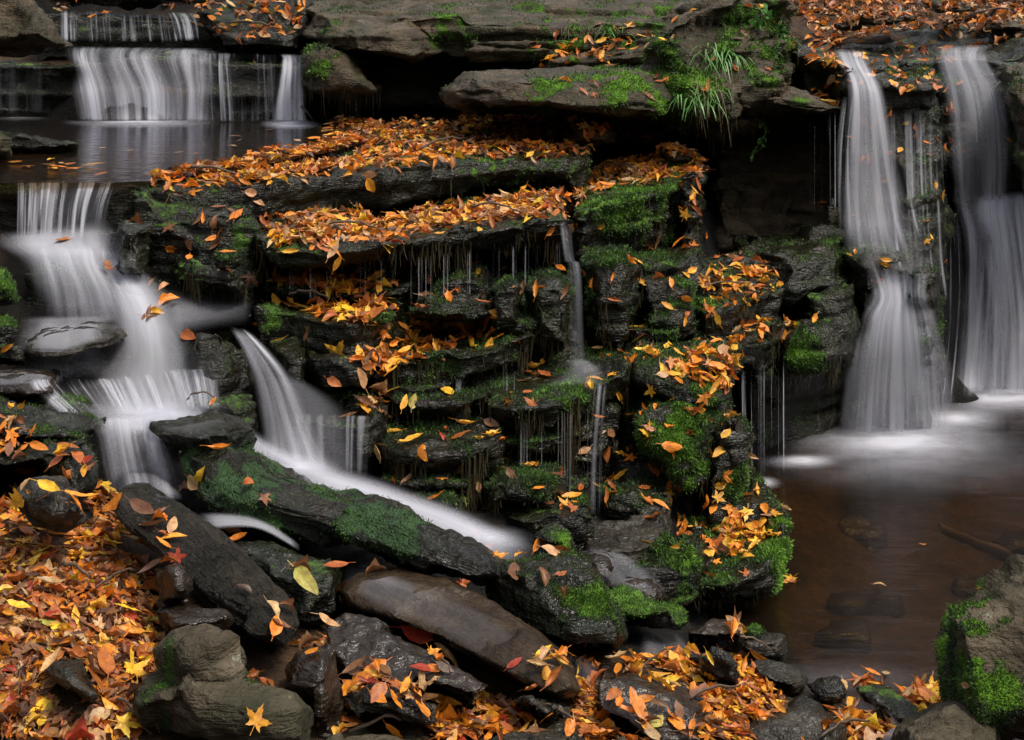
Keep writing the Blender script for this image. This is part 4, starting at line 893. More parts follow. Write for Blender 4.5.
def pickkind(mw):
    return ('maple', 'oval', 'narrow', 'curled')[int(rng.choice(4, p=[mw, .36, .2, .44 - mw]))]

def scatter(poly, count, pal, size=(.07, .12), nzmin=.35, pile=.03, tilt=.38, maple=.14, zfloor=None, jit=.03, clear=.93, flat=False):
    xs = [p[0] for p in poly]; ys = [p[1] for p in poly]; k = tries = 0
    while k < count and tries < count * 12:
        tries += 1
        x, y = rng.uniform(min(xs), max(xs)), rng.uniform(min(ys), max(ys))
        if not inside(poly, x, y): continue
        h = cast_px(x, y)
        if h is None: continue
        h2 = cast_down(h[0] + np.array([rng.normal(0, jit), rng.normal(jit * .3, jit), 0]))
        if h2 is not None: h = h2
        if h[1][2] < nzmin: continue
        if clear and h[2] in CLEAR and rng.random() < clear: continue
        if zfloor is not None and h[0][2] < zfloor: h = (np.array([h[0][0], h[0][1], zfloor + .004]), np.array([0, 0, 1.0]), h[2])
        add_leaf(h, pickkind(maple), pick(pal), rng.uniform(*size), None, tilt, rng.uniform(0.006, 0.006 + pile), flat=zfloor is not None)
        k += 1

scatter([(150, 184), (180, 172), (235, 162), (285, 150), (330, 146), (350, 132), (330, 120), (440, 114), (560, 113), (590, 132), (690, 158), (704, 166), (672, 178), (640, 182), (600, 160), (585, 153), (480, 152), (420, 160), (330, 171), (235, 183)], 2700, PAL_CARP, (.05, .1), .3, .025, .17, .08)
scatter([(588, 150), (640, 148), (700, 162), (690, 170), (652, 184), (612, 184), (590, 196), (572, 212), (540, 214), (470, 222), (520, 200), (570, 192), (592, 168)], 600, PAL_CARP, (.05, .1), .3, .025, .18, .08)
scatter([(264, 230), (290, 210), (330, 200), (352, 206), (400, 198), (440, 204), (520, 196), (572, 190), (572, 214), (500, 218), (440, 226), (400, 236), (350, 240), (330, 232), (300, 244), (280, 242)], 600, PAL_CARP + [(C_AM, .1)], (.05, .105), .3, .025, .2, .1)
scatter([(255, 300), (280, 292), (330, 288), (380, 292), (398, 302), (380, 316), (345, 322), (320, 318), (285, 306)], 190, PAL_GLOW + [(C_RU, .25), (C_BR, .1)], (.07, .12), .2, .03, .25)
scatter([(350, 338), (385, 340), (402, 362), (396, 388), (372, 392), (356, 370)], 85, PAL_WARM, (.075, .12), -.3, .03, .35)
scatter([(402, 330), (430, 322), (470, 326), (500, 322), (505, 336), (470, 344), (440, 350), (406, 356)], 110, PAL_GLOW + [(C_RU, .15)], (.065, .11), .2, .025, .25)
scatter([(704, 272), (735, 262), (770, 268), (776, 288), (752, 298), (720, 300), (704, 306)], 105, PAL_GLOW, (.05, .095), -.1, .025, .25)
scatter([(700, 322), (730, 312), (762, 320), (758, 338), (720, 340)], 36, PAL_GLOW, (.06, .1), .1, .02, .4)
scatter([(776, 318), (800, 305), (806, 320), (790, 335), (778, 332)], 24, PAL_GLOW, (.07, .11), -.2, .03, .5)
scatter([(690, 352), (728, 350), (744, 362), (732, 380), (724, 398), (712, 392), (682, 372)], 95, PAL_GLOW, (.065, .1), -.1, .04, .45)
scatter([(624, 350), (660, 342), (690, 352), (690, 372), (650, 372)], 26, PAL_GLOW, (.06, .1), .0, .012, .2)
scatter([(706, 534), (735, 516), (780, 517), (786, 532), (770, 548), (735, 560), (700, 560)], 65, PAL_GLOW, (.06, .1), .2, .015, .18, .3)
scatter([(676, 196), (700, 190), (706, 206), (688, 212)], 16, PAL_WARM, (.08, .1), -.4, .04, .5)
scatter([(688, 164), (706, 166), (704, 184), (690, 186)], 16, PAL_DULL, (.08, .11), -.6, .03, .5)
scatter([(44, -8), (210, -8), (206, 8), (60, 8)], 90, PAL_DULL + [(C_OR, .2)], (.07, .12), .0, .03, .4)
scatter([(190, 2), (300, 0), (304, 40), (240, 44), (200, 36)], 90, PAL_WARM, (.08, .13), .1, .03, .5)
scatter([(512, 62), (545, 48), (600, 40), (652, 34), (655, 42), (615, 46), (608, 62), (560, 70)], 75, PAL_WARM, (.07, .12), .0, .06, .5)
scatter([(770, -4), (1030, -4), (1030, 30), (980, 36), (930, 28), (868, 36), (830, 48), (812, 40), (806, 20)], 900, PAL_DULL + [(C_OR, .25), (C_TA, .12), (C_RU, .2)], (.07, .12), .2, .03, .4)
scatter([(806, 44), (836, 48), (846, 66), (838, 98), (822, 106), (806, 70)], 60, PAL_WARM, (.08, .12), -.5, .03, .4)
scatter([(840, 40), (930, 36), (950, 60), (935, 90), (905, 110), (870, 80)], 60, PAL_WARM, (.07, .1), -.6, .01, .25)
scatter([(-10, 428), (14, 436), (40, 468), (70, 490), (105, 490), (150, 502), (172, 530), (186, 575), (150, 608), (165, 640), (140, 690), (140, 720), (240, 745), (-10, 745)], 1150, PAL_BANK, (.035, .1), .1, .025, .27)
scatter([(-10, 560), (120, 560), (150, 640), (130, 742), (-10, 742)], 900, PAL_DULL, (.025, .06), .1, .03, .5, .05)
scatter([(-10, 430), (60, 470), (150, 505), (180, 560), (120, 585), (0, 560)], 130, PAL_GLOW, (.055, .09), .1, .035, .22, .3)
scatter([(330, 742), (345, 712), (360, 668), (470, 684), (560, 700), (594, 690), (620, 715), (715, 725), (740, 742)], 700, PAL_BANK + [(C_OR, .25), (C_AM, .08)], (.05, .085), .1, .025, .2, .2)
scatter([(545, 655), (580, 648), (596, 664), (620, 658), (640, 668), (590, 672), (560, 668)], 70, PAL_GLOW, (.05, .08), -.2, .025, .2, .2)
scatter([(640, 668), (690, 652), (740, 660), (770, 686), (780, 700), (748, 730), (715, 730), (690, 690)], 300, PAL_GLOW + [(C_RU, .2), (C_BR, .1)], (.05, .085), .1, .025, .2)
scatter([(730, 640), (745, 632), (752, 655), (735, 668)], 22, PAL_WARM, (.06, .09), -.2, .03, .5)
scatter([(800, 742), (820, 722), (860, 718), (895, 742)], 100, PAL_WARM, (.05, .08), -.2, .03, .3)
scatter([(885, 698), (930, 690), (946, 700), (940, 708), (905, 706)], 50, PAL_GLOW, (.06, .09), -.2, .03, .5)
scatter([(846, 680), (890, 684), (888, 692), (850, 692)], 16, PAL_WARM, (.06, .1), -.2, .02, .4, .14, .0)
scatter([(150, 182), (190, 176), (235, 174), (330, 164), (420, 156), (480, 148), (545, 146), (592, 146), (590, 156), (545, 160), (480, 162), (420, 168), (330, 178), (235, 188), (170, 192)], 330, PAL_CARP, (.05, .1), .1, .025, .35, .08, clear=0)
scatter([(262, 228), (330, 226), (400, 224), (440, 220), (500, 212), (570, 208), (570, 222), (500, 226), (440, 236), (400, 246), (350, 254), (300, 252), (275, 246)], 210, PAL_CARP, (.05, .1), .1, .025, .35, .1, clear=0)
scatter([(600, 664), (640, 664), (700, 690), (714, 712), (690, 700), (650, 684)], 26, PAL_GLOW, (.05, .085), .1, .02, .3, clear=0)
scatter([(240, 605), (330, 600), (345, 660), (262, 668)], 40, PAL_DULL + [(C_OR, .2)], (.05, .085), .1, .02, .2)
scatter([(640, 500), (700, 480), (760, 470), (740, 520), (690, 540)], 14, PAL_GLOW, (.06, .09), -.3, .01, .2)
scatter([(400, 260), (560, 250), (620, 330), (600, 520), (470, 510), (380, 460), (400, 340)], 60, PAL_GLOW + [(C_RU, .2)], (.06, .1), .45, .012, .2)
scatter([(600, 240), (720, 230), (745, 420), (740, 520), (600, 520)], 50, PAL_GLOW + [(C_RU, .2)], (.06, .1), .4, .012, .2)
scatter([(560, 20), (790, 10), (800, 110), (640, 120), (560, 110)], 40, PAL_WARM, (.06, .1), .3, .015, .2)
scatter([(845, 50), (960, 44), (955, 130), (880, 130)], 45, PAL_WARM, (.06, .09), -.4, .006, .2)
# upper pool and its floating leaves
scatter([(5, 160), (60, 158), (150, 170), (120, 178), (20, 176)], 14, PAL_WARM, (.09, .13), .2, .002, .05, .1, ZU + .004)
scatter([(60, 140), (330, 126), (350, 140), (180, 165)], 12, PAL_DULL, (.07, .1), .2, .002, .05, .1, ZU + .004)
scatter([(330, 122), (350, 116), (390, 118), (352, 140), (300, 160), (240, 168), (300, 152)], 70, PAL_WARM, (.07, .11), .2, .01, .12, .1, ZU + .006)
# stray leaves stuck on the wet faces
scatter([(130, 195), (250, 192), (262, 250), (160, 270)], 22, [(C_BR, .5), (C_RU, .3), (C_OR, .2)], (.06, .11), -1, .004, .25)
scatter([(270, 250), (560, 235), (690, 200), (740, 300), (600, 500), (400, 500), (300, 400)], 70, [(C_BR, .4), (C_RU, .4), (C_OR, .2)], (.05, .1), -1, .004, .25)
scatter([(600, 400), (750, 400), (750, 600), (600, 520)], 40, [(C_OR, .5), (C_RU, .3), (C_AM, .2)], (.05, .1), -1, .004, .25)
scatter([(840, 80), (960, 80), (950, 300), (850, 300)], 36, [(C_OR, .4), (C_AM, .3), (C_RU, .3)], (.05, .08), -1, .004, .2)
scatter([(150, 480), (340, 500), (600, 560), (640, 640), (400, 640), (200, 600)], 14, [(C_RU, .5), (C_BR, .3), (C_OR, .2)], (.06, .1), -.5, .004, .2)

# leaves one can pick out in the photo: px, py, kind, colour, length in px, direction of the tip
PICK = [(122, 680, 'maple', C_YE, 40, 80), (98, 678, 'oval', C_RU, 46, 75), (122, 625, 'oval', C_YE, 30, 60), (255, 720, 'maple', C_AM, 34, 60), (100, 718, 'oval', C_AM, 22, 0), (120, 735, 'maple', C_YE, 36, 10),
        (632, 715, 'oval', C_OR, 40, 95), (508, 682, 'maple', C_YE, 36, 70), (440, 715, 'oval', C_AM, 38, 10), (443, 700, 'oval', C_YG, 30, 100), (425, 700, 'maple', C_TA, 36, 60), (420, 632, 'oval', C_RD, 42, -10), (404, 628, 'oval', C_YE, 28, 10), (392, 622, 'oval', C_RU, 24, -20), (455, 650, 'narrow', C_TA, 40, -25),
        (306, 585, 'oval', C_YG, 42, -55), (172, 530, 'oval', C_TA, 22, 80), (242, 546, 'oval', C_OR, 24, -10), (300, 572, 'oval', C_BR, 22, -15), (196, 483, 'oval', C_TA, 24, -20), (203, 475, 'oval', C_YE, 22, 60), (249, 488, 'oval', C_RU, 20, -80), (222, 455, 'narrow', C_OR, 28, -15),
        (493, 563, 'maple', C_OR, 22, 30), (520, 562, 'oval', C_AM, 18, -90), (550, 556, 'oval', C_TA, 28, 10), (540, 579, 'oval', C_BR, 22, 90), (560, 580, 'oval', C_RU, 14, 30), (535, 545, 'oval', C_OR, 18, 50),
        (124, 545, 'maple', C_YE, 32, 20), (140, 560, 'oval', C_RU, 30, -60), (60, 545, 'oval', C_OR, 28, 20), (20, 500, 'maple', C_AM, 36, 0), (30, 470, 'oval', C_OR, 34, 40), (75, 462, 'oval', C_RU, 22, 100), (40, 450, 'oval', C_OR, 22, -20), (100, 495, 'maple', C_YE, 26, 20), (118, 505, 'oval', C_OR, 28, 30), (80, 505, 'narrow', C_AM, 40, -40), (45, 600, 'oval', C_TA, 28, 20), (15, 620, 'oval', C_YE, 26, -10), (180, 560, 'maple', C_RD, 24, 90),
        (338, 352, 'maple', C_AM, 32, 60), (343, 322, 'maple', C_YE, 20, 30), (405, 337, 'maple', C_OR, 18, 90), (470, 265, 'maple', C_OR, 22, 80), (466, 333, 'oval', C_YE, 15, 60), (335, 385, 'oval', C_RU, 18, -30), (413, 402, 'oval', C_YG, 17, 80), (382, 452, 'oval', C_TA, 20, -90), (415, 442, 'oval', C_YE, 22, 20), (405, 447, 'oval', C_AM, 14, 10), (465, 430, 'narrow', C_AM, 24, -20), (462, 440, 'oval', C_RU, 26, -15), (440, 440, 'maple', C_RD, 16, 10), (425, 455, 'oval', C_OR, 18, -50), (505, 462, 'maple', C_OR, 20, 50), (504, 466, 'oval', C_YE, 14, 0), (512, 476, 'oval', C_BR, 18, -50), (440, 502, 'narrow', C_OR, 28, -35), (477, 487, 'oval', C_TA, 12, -60), (463, 502, 'oval', C_TA, 10, 90), (432, 510, 'oval', C_TA, 12, -30),
        (648, 433, 'maple', C_AM, 26, 100), (652, 390, 'maple', C_AM, 18, 200), (598, 354, 'oval', C_TA, 13, 0), (621, 424, 'narrow', C_AM, 18, -60), (605, 452, 'oval', C_RU, 22, -80), (672, 448, 'oval', C_OR, 22, -10), (692, 412, 'narrow', C_AM, 14, -40), (709, 418, 'narrow', C_OR, 12, -40), (562, 272, 'oval', C_OR, 18, -60), (527, 290, 'oval', C_BR, 16, 80), (549, 230, 'oval', C_OR, 14, 50), (614, 278, 'narrow', C_OR, 12, 70), (686, 298, 'oval', C_OR, 14, -20), (600, 225, 'oval', C_OR, 12, 10), (655, 240, 'narrow', C_TA, 16, -80), (250, 193, 'oval', C_TA, 16, 0), (257, 202, 'oval', C_TA, 17, -20), (237, 218, 'oval', C_OR, 20, 60), (169, 202, 'oval', C_TA, 18, 40), (214, 222, 'oval', C_BR, 16, 80), (284, 176, 'oval', C_YE, 16, -10), (370, 185, 'oval', C_AM, 18, -60), (165, 181, 'oval', C_YE, 10, -60), (322, 218, 'maple', C_YE, 20, 0), (384, 226, 'maple', C_YE, 12, 60), (340, 222, 'oval', C_YE, 16, 0), (404, 268, 'narrow', C_RU, 18, -70), (336, 262, 'oval', C_AM, 18, 80),
        (257, 330, 'oval', C_AM, 14, -20), (282, 345, 'oval', C_AM, 18, -50), (40, 397, 'oval', C_OR, 16, -10), (8, 348, 'narrow', C_OR, 18, 30), (214, 405, 'oval', C_OR, 12, 70),
        (880, 590, 'narrow', C_TA, 14, -30), (922, 550, 'oval', C_OR, 8, 0), (660, 690, 'oval', C_AM, 22, 70), (690, 655, 'maple', C_YG, 20, 40), (700, 690, 'maple', C_YE, 26, -20), (760, 655, 'narrow', C_OR, 24, -30), (725, 520, 'oval', C_YG, 14, 0), (740, 530, 'maple', C_AM, 24, 10), (735, 550, 'maple', C_OR, 22, -80), (705, 545, 'oval', C_OR, 14, 0), (686, 528, 'oval', C_OR, 18, -70), (728, 478, 'maple', C_OR, 20, -30), (720, 485, 'oval', C_AM, 14, 10), (750, 455, 'narrow', C_TA, 16, -20), (705, 500, 'oval', C_RD, 16, -60), (970, 685, 'oval', C_TA, 14, 0), (975, 600, 'oval', C_TA, 8, 0), (982, 597, 'narrow', C_OR, 7, 10),
        (940, 195, 'narrow', C_AM, 14, -50), (912, 90, 'oval', C_AM, 8, 0), (880, 200, 'maple', C_AM, 10, 20), (934, 90, 'oval', C_RU, 14, 80), (925, 80, 'oval', C_AM, 12, 20), (1010, 140, 'narrow', C_AM, 12, -40), (823, 205, 'oval', C_OR, 10, 0), (812, 204, 'oval', C_RU, 8, 20)]
for (px, py, kd, c, ln, an) in PICK:
    h = cast_px(px, py)
    if h: 
        if h[0][2] < ZP and px > 760: h = (PZ(px, py, ZP + .004), np.array([0, 0, 1.0]), h[2])
        lit_here = h[2].name.startswith('ground') or py > 640
        add_leaf(h, kd, c, ln * .95 * h[0][1] / F, an, .15, .05 if lit_here and h[1][2] > .3 and py > 430 else (.012 if h[1][2] < .5 else .028), True)

LM = [('the double-humped boulder', 225, 690), ('the sunken dark stone', 50, 505), ('the log-like slab', 205, 570), ('the flat grey stone', 75, 680), ('the upright brown stone', 318, 690), ('the slate wedge', 395, 700),
      ('the pale-edged dark slab', 410, 655), ('the smooth brown slab', 470, 630), ('the wedge boulder', 655, 700), ('the big moss-shouldered boulder', 560, 605), ('the mossy left ridge', 310, 505), ('the bottom-left corner', 15, 725), ('the dark mossy rocks', 60, 445),
      ('the tilted slate slab', 718, 668), ('the grey-crested rock', 800, 720), ('the bottom right grey boulder', 950, 725), ('the leaf-topped pool block', 740, 545), ('the big green boulder', 670, 440), ('the flat bottom stone', 530, 735), ('the moss-hung centre ledge', 450, 345),
      ('the second ledge', 360, 230), ('the upper leaf carpet', 400, 145), ('the left cascade', 110, 320), ('the right falls', 900, 150), ('the little central fall', 575, 300), ('the heaped shelf', 740, 285)]
def leaf_label(L):
    nm, lx, ly = min(LM, key=lambda m: (m[1] - L['px']) ** 2 + 1.4 * (m[2] - L['py']) ** 2)
    dx, dy = L['px'] - lx, L['py'] - ly; r = math.hypot(dx, dy)
    a = math.degrees(math.atan2(-dy, dx)) % 360
    rel = 'at' if r < 14 else ('close ' if r < 45 else 'well ') + ['right of', 'above and right of', 'above', 'above and left of', 'left of', 'below and left of', 'below', 'below and right of'][int(((a + 22.5) % 360) // 45)]
    pix = L['size'] * F / L['pos'][1]
    sz = 'big ' if pix > 36 else ('' if pix > 26 else 'small ')
    up = L['B'][2, 2]
    pose = 'lying flat' if up > .82 else ('tilted' if up > .45 else 'standing on edge')
    t = f"{sz}{L['cname']} {KIND_NAMES[L['kind']]} {pose} {rel} {nm}"
    return t if len(t.replace('-', ' ').split()) <= 16 else f"{sz}{L['cname']} {KIND_NAMES[L['kind']]} {rel} {nm}"

def leaf_world(L):
    V, UV, Fc = KINDS[L['kind']][L['var']]
    return (V * L['size']) @ L['B'].T + L['pos'], UV, Fc

vis = []
for L in LEAVES:
    inframe = -10 < L['px'] < 1034 and -5 < L['py'] < 745
    L['key'] = (1e6 if L['single'] else 0) + (L['size'] * F / L['pos'][1] * (1.0 if inframe else 0)) * (0.55 + 0.45 * abs(L['B'][:, 2] @ ((np.array([0, 0, H]) - L['pos']) / np.linalg.norm(L['pos'] - np.array([0, 0, H])))))
LEAVES.sort(key=lambda L: -L['key'])
SINGLE, LITTER = LEAVES[:286], LEAVES[286:]
LM_MESH = {}
def leaf_mesh(kind, var):
    if (kind, var) not in LM_MESH:
        V, UV, Fc = KINDS[kind][var]
        me = bpy.data.meshes.new(KIND_NAMES[kind].replace(' ', '_')); me.from_pydata(V.tolist(), [], Fc); me.materials.append(M_LEAF1)
        me.polygons.foreach_set('use_smooth', np.ones(len(Fc), bool))
        a = me.attributes.new('luv', 'FLOAT_VECTOR', 'POINT'); a.data.foreach_set('vector', np.array([(u, v, 0) for u, v in UV], np.float32).ravel())
        LM_MESH[(kind, var)] = me
    return LM_MESH[(kind, var)]
from mathutils import Matrix
def place_single(L):
    o = bpy.data.objects.new(KIND_NAMES[L['kind']].replace(' ', '_'), leaf_mesh(L['kind'], L['var'])); COL.objects.link(o)
    M = Matrix([list(L['B'][i] * L['size']) + [L['pos'][i]] for i in range(3)] + [[0, 0, 0, 1]])
    o.matrix_world = M
    o.color = (*L['col'], 1)
    tag(o, leaf_label(L), 'leaf', 'fallen autumn leaves')
for L in SINGLE: place_single(L)
VV, FF, CC, UU, k = [], [], [], [], 0
for L in LITTER:
    v, UV, Fc = leaf_world(L); VV.append(v); FF += [tuple(i + k for i in f) for f in Fc]; k += len(v)
    CC.append(np.tile(np.append(L['col'], 1), (len(v), 1))); UU += [(a, b, 0) for a, b in UV]
lit = mesh_obj('fallen_leaves', np.vstack(VV), FF, M_LEAFS)
a = lit.data.attributes.new('leafcol', 'FLOAT_COLOR', 'POINT'); a.data.foreach_set('color', np.vstack(CC).astype(np.float32).ravel())
a = lit.data.attributes.new('luv', 'FLOAT_VECTOR', 'POINT'); a.data.foreach_set('vector', np.array(UU, np.float32).ravel())
tag(lit, 'carpet of orange, rust and brown fallen leaves on rocks and bank', 'leaf litter', None, 'stuff')
# ------------------------------------------------------------------ falling and running water
def water(name, label, rows, mat, nu=40, nv=60, layers=1, edge=0.16, lift=0.02, conform=True, cat='waterfall', ends=(0.12, 0.1), wob=0.01, gap=0.04, uoff=None, patchy=0.0):
    """rows: (density, [(px,py,Y) ... left to right]) from the top of the flow to its foot"""
    R = []
    for dens, pts in rows:
        p = np.array([P(*q) for q in pts]); t = np.linspace(0, 1, len(p)); tt = np.linspace(0, 1, nu)
        R.append((dens, np.stack([np.interp(tt, t, p[:, i]) for i in range(3)], 1)))
    n = len(R); tv = np.linspace(0, n - 1, nv); G = np.zeros((nv, nu, 3)); D = np.zeros(nv)
    for j, t in enumerate(tv):
        i = min(int(t), n - 2); f = t - i
        p0, p1, p2, p3 = (R[max(i - 1, 0)][1], R[i][1], R[i + 1][1], R[min(i + 2, n - 1)][1])
        G[j] = 0.5 * ((2 * p1) + (-p0 + p2) * f + (2 * p0 - 5 * p1 + 4 * p2 - p3) * f * f + (-p0 + 3 * p1 - 3 * p2 + p3) * f ** 3)
        D[j] = R[i][0] * (1 - f) + R[i + 1][0] * f
    wid = np.linalg.norm(np.diff(G, axis=1), axis=2).sum(1).mean()
    ln = np.concatenate([[0], np.cumsum(np.linalg.norm(np.diff(G[:, nu // 2], axis=0), axis=1))])
    if conform:
        for j in range(nv):
            for i in range(nu):
                g = G[j, i]; d = g - np.array([0, 0, H]); dist = np.linalg.norm(d); d /= dist
                hit, loc, nor, _, ob, _ = scene.ray_cast(_dg, EYE, Vector(tuple(d)), distance=dist + lift)
                if hit and ob.name.split('.')[0] not in SKIP:
                    dd = (Vector(loc) - EYE).length
                    if dist - dd < 0.9: G[j, i] = np.array([0, 0, H]) + d * (dd - lift)
        # let the sheet bridge small hollows instead of following every bump
        for _ in range(7):
            G[1:-1] = 0.5 * G[1:-1] + 0.25 * (G[:-2] + G[2:])
            G[:, 1:-1] = 0.6 * G[:, 1:-1] + 0.2 * (G[:, :-2] + G[:, 2:])
    u = np.linspace(0, 1, nu)
    UU_, LL_ = np.meshgrid(u, ln)
    r1 = perlin(np.stack([LL_.ravel() * 3.1, LL_.ravel() * 0 + 3, LL_.ravel() * 0 + nu], 1), 5).reshape(nv, nu); r2 = perlin(np.stack([LL_.ravel() * 3.1, LL_.ravel() * 0 + 9, LL_.ravel() * 0 + nv], 1), 6).reshape(nv, nu)
    rg = min(1.0, edge / .15)
    e = np.clip(np.minimum(UU_ - .12 * rg * np.clip(r1, 0, 1), 1 - UU_ - .12 * rg * np.clip(r2, 0, 1)) / max(edge, 1e-3), 0, 1); e = e * e * (3 - 2 * e)
    vv = ln / ln[-1]
    ev = np.clip(vv / max(ends[0], 1e-3), 0, 1) * np.clip((1 - vv) / max(ends[1], 1e-3), 0, 1)
    uo = rng.uniform(0, 50) if uoff is None else uoff
    V, Fc, dens, flow = [], [], [], []
    for L in range(layers):
        k = len(V)
        off = np.array([0, gap * L, 0.0])
        rag = perlin(np.stack([np.tile(u * wid * 9, nv), np.repeat(ln * 1.3, nu), np.full(nu * nv, 3.0 + L * 5)], 1), 77).reshape(nv, nu)
        g = G + off + np.array([0, -1, 0]) * (rag * wob)[..., None]
        V += [tuple(q) for q in g.reshape(-1, 3)]
        pt = np.clip(1 - patchy + patchy * (1 + 2.6 * perlin(np.stack([np.tile(u * wid * 5, nv), np.repeat(ln * .8, nu), np.full(nu * nv, 9.0)], 1), 31)), 0, 1.3)
        dens += list(pt * (D[:, None] * e * ev[:, None]).ravel())
        for j in range(nv):
            for i in range(nu): flow.append((uo + u[i] * wid + L * 3.3, ln[j] + uo * 1.7 + L, 0))
        for j in range(nv - 1):
            for i in range(nu - 1):
                a = k + j * nu + i; Fc.append((a, a + nu, a + nu + 1, a + 1))
    V = np.array(V)
    o = mesh_obj(name, V, Fc, mat, origin=base_of(V))
    fattr(o.data, 'dens', dens)
    at = o.data.attributes.new('flow', 'FLOAT_VECTOR', 'POINT'); at.data.foreach_set('vector', np.array(flow, np.float32).ravel())
    tag(o, label, cat)
    return o

def foam(label, cx, cy, rx, ry, z, dens, lift=.012, power=1.4):
    nr, nt = 14, 40; V, Fc, dn, fl = [], [], [], []
    c = PZ(cx, cy, z); ax = PZ(cx + rx, cy, z) - c; ay = PZ(cx, cy - ry, z) - c; by = PZ(cx, cy + ry, z) - c
    for i in range(nr):
        r = i / (nr - 1)
        for j in range(nt):
            t = 2 * math.pi * j / nt
            q = c + ax * (r * math.cos(t)) + (ay if math.sin(t) > 0 else by) * (r * abs(math.sin(t)))
            V.append(q + np.array([0, 0, lift * (1 - r * .7)])); dn.append(dens * (1 - r) ** power); fl.append((q[0], q[1] * .6, z * 3))
    for i in range(nr - 1):
        for j in range(nt):
            a, b = i * nt + j, i * nt + (j + 1) % nt; Fc.append((a, b, b + nt, a + nt))
    V = np.array(V)
    o = mesh_obj('foam', V, Fc, M_FROTH, origin=base_of(V)); fattr(o.data, 'dens', dn)
    at = o.data.attributes.new('flow', 'FLOAT_VECTOR', 'POINT'); at.data.foreach_set('vector', np.array(fl, np.float32).ravel())
    tag(o, label, 'foam')

SKIP = {n.replace(' ', '_') for n in KIND_NAMES.values()} | {'fallen_leaves', 'water'}
bpy.context.view_layer.update(); _dg = bpy.context.evaluated_depsgraph_get()
# far upper left
water('waterfall', 'tiny dark-backed fall at the very top left beside the corner boulder', [(.3, [(58, 10, 12.2), (112, 10, 12.2)]), (.6, [(58, 20, 12.1), (112, 20, 12.1)]), (.8, [(58, 42, 12.0), (114, 42, 12.0)])], M_STREAK, 30, 24)
water('waterfall', 'tiny fanned fall at the top right of the leafless topmost step', [(.4, [(166, 12, 12.2), (190, 12, 12.2)]), (.75, [(170, 22, 12.1), (197, 20, 12.1)]), (.9, [(174, 42, 12.0), (200, 40, 12.0)])], M_STREAK, 24, 24)
water('waterfall', 'faint thin strings of water between the two topmost little falls', [(.2, [(110, 14, 12.2), (170, 14, 12.2)]), (.32, [(112, 42, 12.0), (174, 42, 12.0)])], M_STREAK, 30, 16)
water('waterfall', 'silky milky left half of the wide upper veil', [(.25, [(62, 46, 11.8), (215, 48, 11.8)]), (.5, [(64, 56, 11.22), (95, 58, 11.2), (130, 56, 11.2), (170, 59, 11.18), (220, 57, 11.2)]), (.85, [(70, 88, 11.04), (216, 90, 11.03)]), (1., [(76, 122, 11.0), (214, 122, 11.0)])], M_VEIL, 80, 44, 2, .14, ends=(.2, .02), patchy=.45)
water('waterfall', 'broken thin strings in the right part of the upper veil', [(.2, [(200, 52, 11.5), (284, 54, 11.5)]), (.45, [(200, 68, 11.05), (284, 66, 11.05)]), (.55, [(204, 122, 11.0), (284, 122, 11.0)])], M_STREAK, 50, 30, 1, .1, ends=(.1, .02), patchy=.5)
water('waterfall', 'narrow bright spout at the right end of the upper veil', [(.4, [(278, 54, 11.4), (306, 54, 11.4)]), (.8, [(280, 66, 11.05), (304, 66, 11.05)]), (1., [(276, 92, 10.95), (304, 92, 10.95)]), (1., [(272, 122, 10.9), (308, 122, 10.9)])], M_SILK, 24, 30, 2, .2, ends=(.1, .02))
water('waterfall', 'dim veil in the dark hollow under the corner boulder', [(.12, [(-20, 58, 10.95), (44, 58, 10.95)]), (.2, [(-20, 114, 10.9), (44, 114, 10.9)])], M_SILK, 30, 24, 1, .1)
foam('white froth line along the foot of the wide upper veil', 140, 122, 80, 7, ZU, 1.5)
foam('round white froth under the narrow spout of the upper veil', 290, 124, 32, 6, ZU, 1.7)
foam('pale froth in the dark hollow of the upper pool', 20, 117, 40, 4, ZU, .7)
# left cascade
water('waterfall', 'thin curtain of bright strings pouring from the upper pool at left', [(.3, [(14, 180, 7.55), (118, 180, 7.55)]), (.7, [(15, 187, 7.38), (116, 186, 7.38)]), (.8, [(15, 210, 7.28), (108, 208, 7.28)]), (.85, [(14, 244, 7.2), (104, 242, 7.2)])], M_STREAK, 70, 40, 2, .06, ends=(.1, .1), gap=.03)
water('stream_water', 'foaming churn at the foot of the thin left curtain', [(.4, [(-14, 234, 7.3), (60, 224, 7.3), (118, 218, 7.3)]), (.95, [(-10, 244, 7.12), (60, 244, 7.1), (126, 244, 7.1)]), (.75, [(20, 262, 7.0), (70, 264, 6.96), (140, 264, 6.96)]), (.3, [(26, 290, 6.85), (80, 292, 6.8), (156, 292, 6.8)])], M_MIST, 44, 34, 1, .3, cat='stream water', ends=(.2, .5))
water('waterfall', 'broad silky slide falling over the hidden hump in the left cascade', [(.5, [(18, 246, 7.05), (80, 244, 7.02), (136, 250, 7.02)]), (.62, [(26, 266, 6.9), (84, 264, 6.86), (142, 270, 6.86)]), (.5, [(30, 292, 6.78), (96, 290, 6.74), (160, 296, 6.76)]), (.5, [(30, 326, 6.7), (104, 326, 6.66), (180, 326, 6.68)])], M_VEIL, 60, 44, 2, .2, ends=(.15, .2))
water('stream_water', 'bright tumbling water right of the flat grey slab in the cascade', [(.5, [(60, 244, 7.05), (140, 262, 7.0)]), (.95, [(86, 276, 6.82), (172, 292, 6.8)]), (1., [(104, 312, 6.62), (188, 322, 6.62)]), (.9, [(104, 346, 6.42), (204, 352, 6.48)]), (.75, [(84, 376, 6.3), (222, 378, 6.36)]), (.9, [(70, 410, 6.05), (236, 414, 6.1)]), (.4, [(80, 432, 5.9), (236, 434, 5.95)])], M_MIST, 44, 60, 1, .45, cat='stream water')
